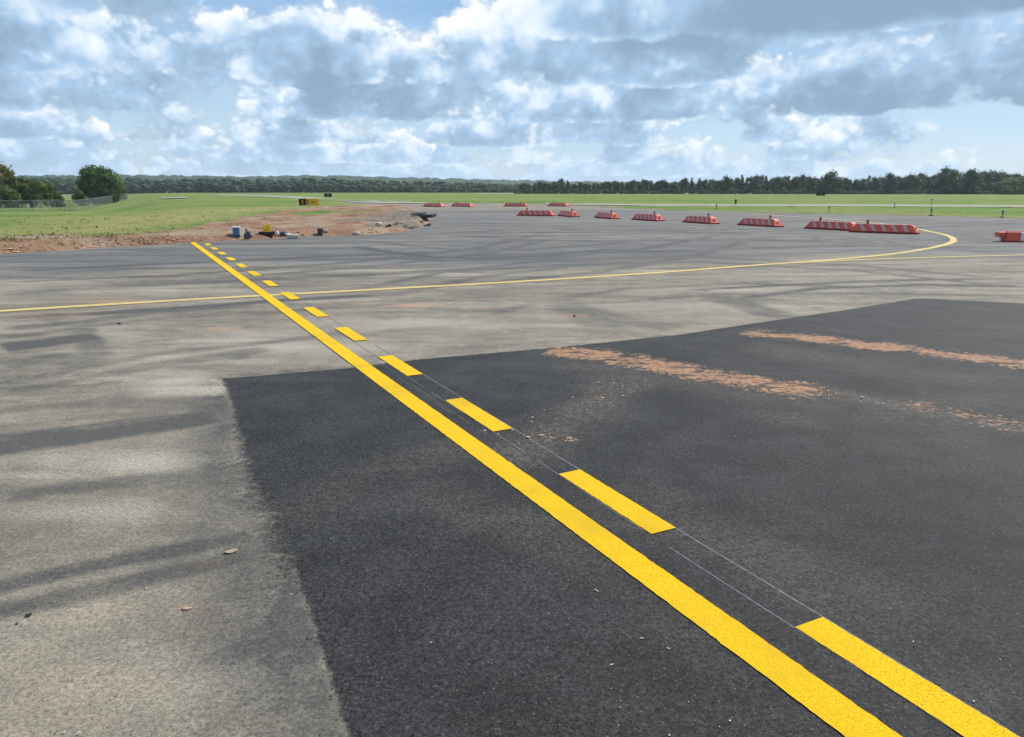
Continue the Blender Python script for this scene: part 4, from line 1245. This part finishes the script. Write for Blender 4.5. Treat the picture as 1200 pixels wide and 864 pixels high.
# lone round tree by the fence
def px_tree(px, d, top, name, width_px, mat, label, nl, n, size, seed, cat='tree', group=None, zlow=.18, lobes=None):
    g = ground_at(px, d)
    h = CAM_H + (HOR - top) * d / F_PX * 1.0 - g.z
    w = width_px * d / F_PX
    L = list(lobes(h, w)) if lobes else lobes_round(h, w, nl, zlow, seed)
    q_ = random.Random(seed + 5)
    for _ in range(9):
        b_ = q_.choice(L[:nl]); a_ = q_.uniform(0, 6.28); e_ = q_.uniform(-.3, .9)
        L.append((b_[0] + math.cos(a_) * b_[3] * .85, b_[1] + math.sin(a_) * b_[4] * .85, b_[2] + e_ * b_[5] * .8, b_[3] * .42, b_[4] * .42, b_[5] * .42))
    return tree(name, g, trunk_mesh(h * .7, max(.08, h * .022), [(l[0] * .7, l[1] * .7, l[2]) for l in L[:6]]), crown_mesh('crown', L, n, size), mat, label, cat, group)
def lone(h, w):
    return [(-.10 * w, 0, .70 * h, .26 * w, .26 * w, .24 * h), (-.24 * w, .1, .52 * h, .22 * w, .22 * w, .22 * h), (.02 * w, -.1 * w, .50 * h, .30 * w, .25 * w, .30 * h),
            (.22 * w, 0, .62 * h, .22 * w, .22 * w, .22 * h), (.30 * w, .05 * w, .42 * h, .19 * w, .2 * w, .24 * h), (-.02 * w, -.16 * w, .14 * h, .36 * w, .2 * w, .15 * h), (.2 * w, -.1 * w, .12 * h, .2 * w, .2 * w, .13 * h), (-.28 * w, -.05 * w, .34 * h, .18 * w, .18 * w, .18 * h),
            (.05 * w, -.15 * w, .28 * h, .34 * w, .2 * w, .18 * h), (.12 * w, 0, .80 * h, .16 * w, .16 * w, .13 * h), (-.18 * w, .05 * w, .84 * h, .14 * w, .14 * w, .12 * h), (.26 * w, -.08 * w, .22 * h, .17 * w, .17 * w, .16 * h)]
px_tree(117, 205, 193.5, 'round_tree', 51, M['oak'], 'dense dark green round tree standing alone behind the left fence', 9, 5200, .36, 3, lobes=lone)
px_tree(-3, 184, 187.5, 'olive_tree', 46, M['olive'], 'tall olive brown tree cut off by the left edge of the picture', 10, 3200, .26, 11, zlow=.15)
for i, (px, d, top, w, mt, nm, lab) in enumerate([
        (15, 180, 197, 20, 'olive', 'slender_tree', 'small brownish tree close against the tall olive tree at left'),
        (31, 178, 209, 24, 'bush', 'leafy_shrub', 'rounded yellow green shrub behind the fence right of the olive tree'),
        (45, 176, 210, 24, 'bush', 'leafy_shrub', 'green shrub in the middle of the clump behind the left fence'),
        (58, 178, 212, 18, 'oak', 'leafy_shrub', 'darker green shrub ending the clump behind the left fence'),
        (67, 180, 224, 10, 'bush', 'leafy_shrub', 'low grey green bush beside the right end of the clump'),
        (6, 172, 217, 26, 'oak', 'leafy_shrub', 'dark low shrub under the olive tree at the left edge'),
        (-24, 176, 206, 30, 'bush', 'leafy_shrub', 'shrub outside the left edge beyond the olive tree'),
        (91, 192, 224, 15, 'oak', 'leafy_shrub', 'small dark bush at the left foot of the round tree'),
        (141, 262, 221, 16, 'bush', 'leafy_shrub', 'small pale bush at the right foot of the round tree')]):
    px_tree(px, d, top, nm, w, M[mt], lab, 7, 1500, .24, 20 + i, 'tree' if nm == 'slender_tree' else 'shrub', None if nm == 'slender_tree' else 'shrubs behind the left fence', .08)

# tree line on the right: one object per tree
def variant(kind, seed):
    r = random.Random(seed)
    if kind == 'pine':
        h, w = 10, 4.4; L = []
        for k in range(7):
            t_ = k / 6; rr_ = w * .5 * (1 - .78 * t_) * r.uniform(.85, 1.1)
            L.append((r.uniform(-.3, .3), r.uniform(-.3, .3), h * (.12 + .80 * t_), rr_, rr_, h * .10))
        return trunk_mesh(9, .16, []), crown_mesh('crown', L, 620, .42, .7)
    h, w = 10, 8.5 * r.uniform(.85, 1.1)
    L = lobes_round(h, w, 9, .06, seed)
    return trunk_mesh(7, .22, [(l[0] * .6, l[1] * .6, l[2]) for l in L[:4]]), crown_mesh('crown', L, 900, .46, .72)
VB = [variant('round', 40 + i) for i in range(5)]; VP = [variant('pine', 60 + i) for i in range(3)]
VL = [variant('round', 80 + i) for i in range(2)]
for vs, mt in ((VB, 'wood'), (VP, 'pine'), (VL, 'light')):
    for tr_, cr_ in vs: tr_.materials.append(M['bark']); cr_.materials.append(M[mt])
TOPX = [590, 640, 655, 662, 680, 720, 760, 800, 840, 870, 900, 925, 945, 960, 985, 1010, 1030, 1060, 1090, 1100, 1125, 1150, 1165, 1185, 1210, 1260]
TOPY = [214, 212.5, 210.5, 211, 213.5, 212.5, 210.5, 209.5, 208.5, 206, 205, 206, 206.5, 208, 209, 207, 206, 205.5, 204, 203.5, 201.5, 199.5, 201, 203, 204, 203]
r = random.Random(12)
xs = []
x_ = 612
while x_ < 1262: xs.append(x_); x_ += r.uniform(5.0, 9.0)
for i, px in enumerate(xs):
    d = r.uniform(405, 440)
    top = np.interp(px, TOPX, TOPY) + r.uniform(-1.2, 3.4)
    pine = (r.random() < (.35 if px < 790 else .22 if px < 1040 else .08))
    tr_, cr_ = r.choice(VP if pine else VB)
    g = ground_at(px, d); h = CAM_H + (HOR - top) * d / F_PX - g.z
    s = h / 10; sw = max(s * r.uniform(.8, 1.15), .62)
    if pine: sw = max(s * r.uniform(1.1, 1.6), .95)
    tree('pine_tree' if pine else 'broadleaf_tree', g, tr_, cr_, None,
         'narrow dark conifer in the long tree line along the far right of the field' if pine else 'dark broadleaf tree in the long tree line along the far right of the field',
         'tree', 'conifers of the far tree line' if pine else 'broadleaf trees of the far tree line', r.uniform(0, 6.28), (sw, sw, s))
for px, d, top, sw, v, lab in ((972, 398, 200.8, 1.25, 0, 'tall round topped tree rising above the line straight over the black sign'),
                              (1110, 396, 196.5, 1.30, 1, 'tallest tree of the far line, with a knobbly top, near the right edge'),
                              (1043, 398, 202.6, .95, 2, 'upright dark tree a little taller than its neighbours above the right barricades'),
                              (1136, 400, 198.8, 1.2, 3, 'broad tree second right of the tallest one in the far line'),
                              (657, 412, 209.6, .70, 4, 'single treetop breaking the low line just right of the middle of the picture')):
    g = ground_at(px, d); h = CAM_H + (HOR - top) * d / F_PX - g.z; s = h / 10
    tree('broadleaf_tree', g, *VB[v], None, lab, 'tree', None, v * 1.3, (s * sw * .9, s * sw * .9, s))
for i, (px, d, top, k) in enumerate(((1172, 385, 212, 1.2), (1184, 380, 209, 1.3), (1197, 383, 207, 1.3), (1210, 380, 207, 1.3), (1180, 370, 217, 1.4), (1203, 370, 216, 1.4))):
    g = ground_at(px, d); h = CAM_H + (HOR - top) * d / F_PX - g.z; s = h / 10
    lab = ['pale green small tree at the left end of the lighter growth by the right edge', 'pale green tree in the back row of the lighter growth by the right edge', 'tallest pale green tree by the right edge, before the dark wood',
           'pale green tree just outside the right edge', 'low pale green bush in front of the lighter growth by the right edge', 'low pale green bush nearest the right edge'][i]
    tree('pale_tree', g, *VL[i % 2], None, lab, 'tree', 'pale green trees by the right edge', i * 1.1, (s * k, s * k, s))

# far wooded ridge, one mass
def ico_template(sub):
    b = bmesh.new(); bmesh.ops.create_icosphere(b, subdivisions=sub, radius=1)
    v = np.array([v.co for v in b.verts]); f = np.array([[q.index for q in p_.verts] for p_ in b.faces]); b.free(); return v, f
def far_wood():
    tx = [-140, 0, 60, 130, 200, 300, 350, 410, 480, 540, 600, 680, 760, 900, 1300]
    ty = [206, 207, 205.5, 205.5, 206.5, 207, 206, 207.5, 209.5, 211, 212, 213.2, 214, 214, 212]
    Vs, n0 = [], 0; cores = []
    for row, (d0, dy) in enumerate(((650, 8.0), (675, 5.2), (705, 2.4))):
        px = -150.0
        while px < 1290:
            d = d0 + rng.uniform(-8, 8); g = ground_at(px, d)
            top = np.interp(px, tx, ty) + dy + rng.uniform(-.5, 1.3) + 3.0 * (float(fbm(np.array([px * .022]), np.array([row * 3.3]), 3, 77)[0]) - .5) + .6 * math.sin(px * .05 + row * 2)
            h = CAM_H + (HOR - top) * d / F_PX - g.z
            w = h * rng.uniform(.6, 1.1) + 3.0
            L = [(g.x + rng.uniform(-.28, .28) * w, g.y + rng.uniform(-1, 1), g.z + h * t_, w * .5 * k, w * .5 * k, h * .22) for t_, k in ((.20, 1.05), (.42, 1.0), (.62, .9), (.80, .72))]
            v, f = leaf_quads(L, 120, .85, r0=.75)
            Vs.append(v); cores += L
            px += w * F_PX / d * rng.uniform(.40, .62)
    V_ = np.concatenate(Vs); Q = np.arange(len(V_)).reshape(-1, 4)
    T = np.concatenate([Q[:, [0, 1, 2]], Q[:, [0, 2, 3]]])
    iv, fi = ico_template(1); c = np.array(cores); m_ = len(c)
    cv = iv[None] * c[:, None, 3:6] * rng.uniform(.74, .98, (m_, len(iv), 1)) + c[:, None, :3]
    cf = fi[None] + (np.arange(m_) * len(iv))[:, None, None] + len(V_)
    me = mesh_np('far_wood', np.concatenate([V_, cv.reshape(-1, 3)]), np.concatenate([T, cf.reshape(-1, 3)]))
    return tag(link('far_wood', me, None, (M['wood'],)), kind='stuff')
far_wood()
def wooded_hill():
    tx = [-900, -140, 0, 60, 130, 200, 300, 350, 410, 480, 540, 600, 680, 760, 900, 1300, 2000]
    ty = [209, 206.5, 207.5, 206.5, 206, 206.6, 207.6, 206.2, 207.4, 208.8, 210.4, 211.6, 213, 214.5, 215, 214, 214]
    n = 900; px = np.linspace(-900, 2000, n); V_ = []
    rows_ = 7
    for k in range(rows_):
        t_ = k / (rows_ - 1); d = 1250 + 260 * t_
        g = (px - 600) / F_PX * cP * 1.03 * d
        x = (px - 600) / F_PX / (cP + (432 - HOR) / F_PX * sP) * d
        top = CAM_H + (HOR - np.interp(px, tx, ty)) * d / F_PX
        base = -5.0
        z = base + (top - base) * t_ ** .7 + (fbm(px * .16, px * 0 + k * 2.7, 3, 90 + k) - .5) * 5.5 + (rng.random(n) - .5) * 1.4
        V_.append(np.column_stack([x, np.full(n, d) + (rng.random(n) - .5) * 14, z]))
    V_.append(np.column_stack([V_[-1][:, 0], V_[-1][:, 1] + 60, np.full(n, -6.0)]))
    V_ = np.concatenate(V_)
    F = [(k * n + i, k * n + i + 1, (k + 1) * n + i + 1, (k + 1) * n + i) for k in range(rows_) for i in range(n - 1)]
    tag(link('hills', mesh_np('hills', V_, F), None, (M['wood'],)), kind='structure')
wooded_hill()
# rough growth at the foot of the right tree line
und = []
for _ in range(1):
    Vs, Fs, n0 = [], [], 0
    px = 606.0
    while px < 1270:
        d = rng.uniform(396, 404); g = ground_at(px, d); h = rng.uniform(1.4, 3.2); w = rng.uniform(3, 6)
        v, f = leaf_quads([(g.x, g.y, g.z + h * .4, w * .5, 1.4, h * .6)], 60, .5, r0=.5)
        Vs.append(v); Fs.append(f + n0); n0 += len(v); px += rng.uniform(3, 7)
    tag(link('undergrowth', mesh_np('undergrowth', np.concatenate(Vs), np.concatenate(Fs)), None, (M['pine'],)), kind='stuff')

# ------------------------------------------------------------------ chain link fence on the left
def fence():
    pts = [drop(px, py) for px, py in ((-110, 249.2), (-40, 248.6), (0, 248), (40, 247.2), (66, 246))] + [ground_at(84, 141), ground_at(104, 158), ground_at(125, 192), ground_at(148, 246)]
    f = empty('chain_link_fence', pts[0]); tag(f, 'grey chain link fence running along the left field before the trees', 'fence')
    o = pts[0]; H = 1.9
    path = [p - o for p in pts]
    tops, posts = [], []
    for a, b in zip(path, path[1:]):
        n = max(1, round((b - a).length / 3.0))
        for i in range(n): posts.append(a.lerp(b, i / n))
    posts.append(path[-1])
    for p_ in posts:
        MB().tube(p_ - Vector((0, 0, .6)), p_ + Vector((0, 0, H + .05)), .04, seg=6).build('post', M['post'], f)
    rail = MB()
    for a, b in zip(posts, posts[1:]): rail.tube(a + Vector((0, 0, H)), b + Vector((0, 0, H)), .04, seg=5)
    rail.build('top_rail', M['post'], f)
    V_, F = [], []
    for a, b in zip(posts, posts[1:]):
        L_ = (b - a).length; u = (b - a) / L_; k = int(L_ / .24)
        nrm = Vector((-u.y, u.x, 0)) * .004
        for s in (1, -1):
            for i in range(-8, k + 1):
                x0, x1 = i * .24, i * .24 + H
                z0, z1 = (0, H) if s > 0 else (H, 0)
                if x1 < 0 or x0 > L_: continue
                if x0 < 0: z0 += (z1 - z0) * (-x0) / H; x0 = 0
                if x1 > L_: z1 -= (z1 - z0) * (x1 - L_) / (x1 - x0); x1 = L_
                j = len(V_); w = .020
                for (x, z) in ((x0, z0 - w), (x1, z1 - w), (x1, z1 + w), (x0, z0 + w)): V_.append(tuple(a + u * x + nrm * s + Vector((0, 0, z))))
                F.append((j, j + 1, j + 2, j + 3))
    tag(link('wire_mesh', mesh_np('wire_mesh', V_, F), f, (M['wire'],)), kind='stuff')
    q = drop(34.3, 247.4)
    s_ = empty('fence_notice', q + Vector((.03, -.12, .62)), face_rz(q)); tag(s_, 'small white notice hanging on the chain link fence', 'notice')
    MB().box((0, 0, .32), (.46, .02, .62), bevel=.006).build('plate', M['dwhite'], s_)
    for sx in (-.18, .18): MB().tube((sx, 0, .60), (sx, .10, .66), .012, seg=5).build('tie', M['steel'], s_)
fence()

# ------------------------------------------------------------------ thin summer haze
def haze():
    m_ = bpy.data.materials.new('haze'); m_.use_nodes = True; t = NT(m_.node_tree); t.n.clear()
    v = t.add('ShaderNodeVolumePrincipled'); v.inputs['Color'].default_value = (.80, .90, 1, 1)
    v.inputs['Density'].default_value = HAZE; v.inputs['Anisotropy'].default_value = .3
    o = t.add('ShaderNodeOutputMaterial'); t.l.new(v.outputs[0], o.inputs['Volume'])
    b = MB().box((0, 0, 12), (5200, 5200, 44))
    tag(b.build('haze', m_), kind='stuff')
HAZE = 0.00013
haze()
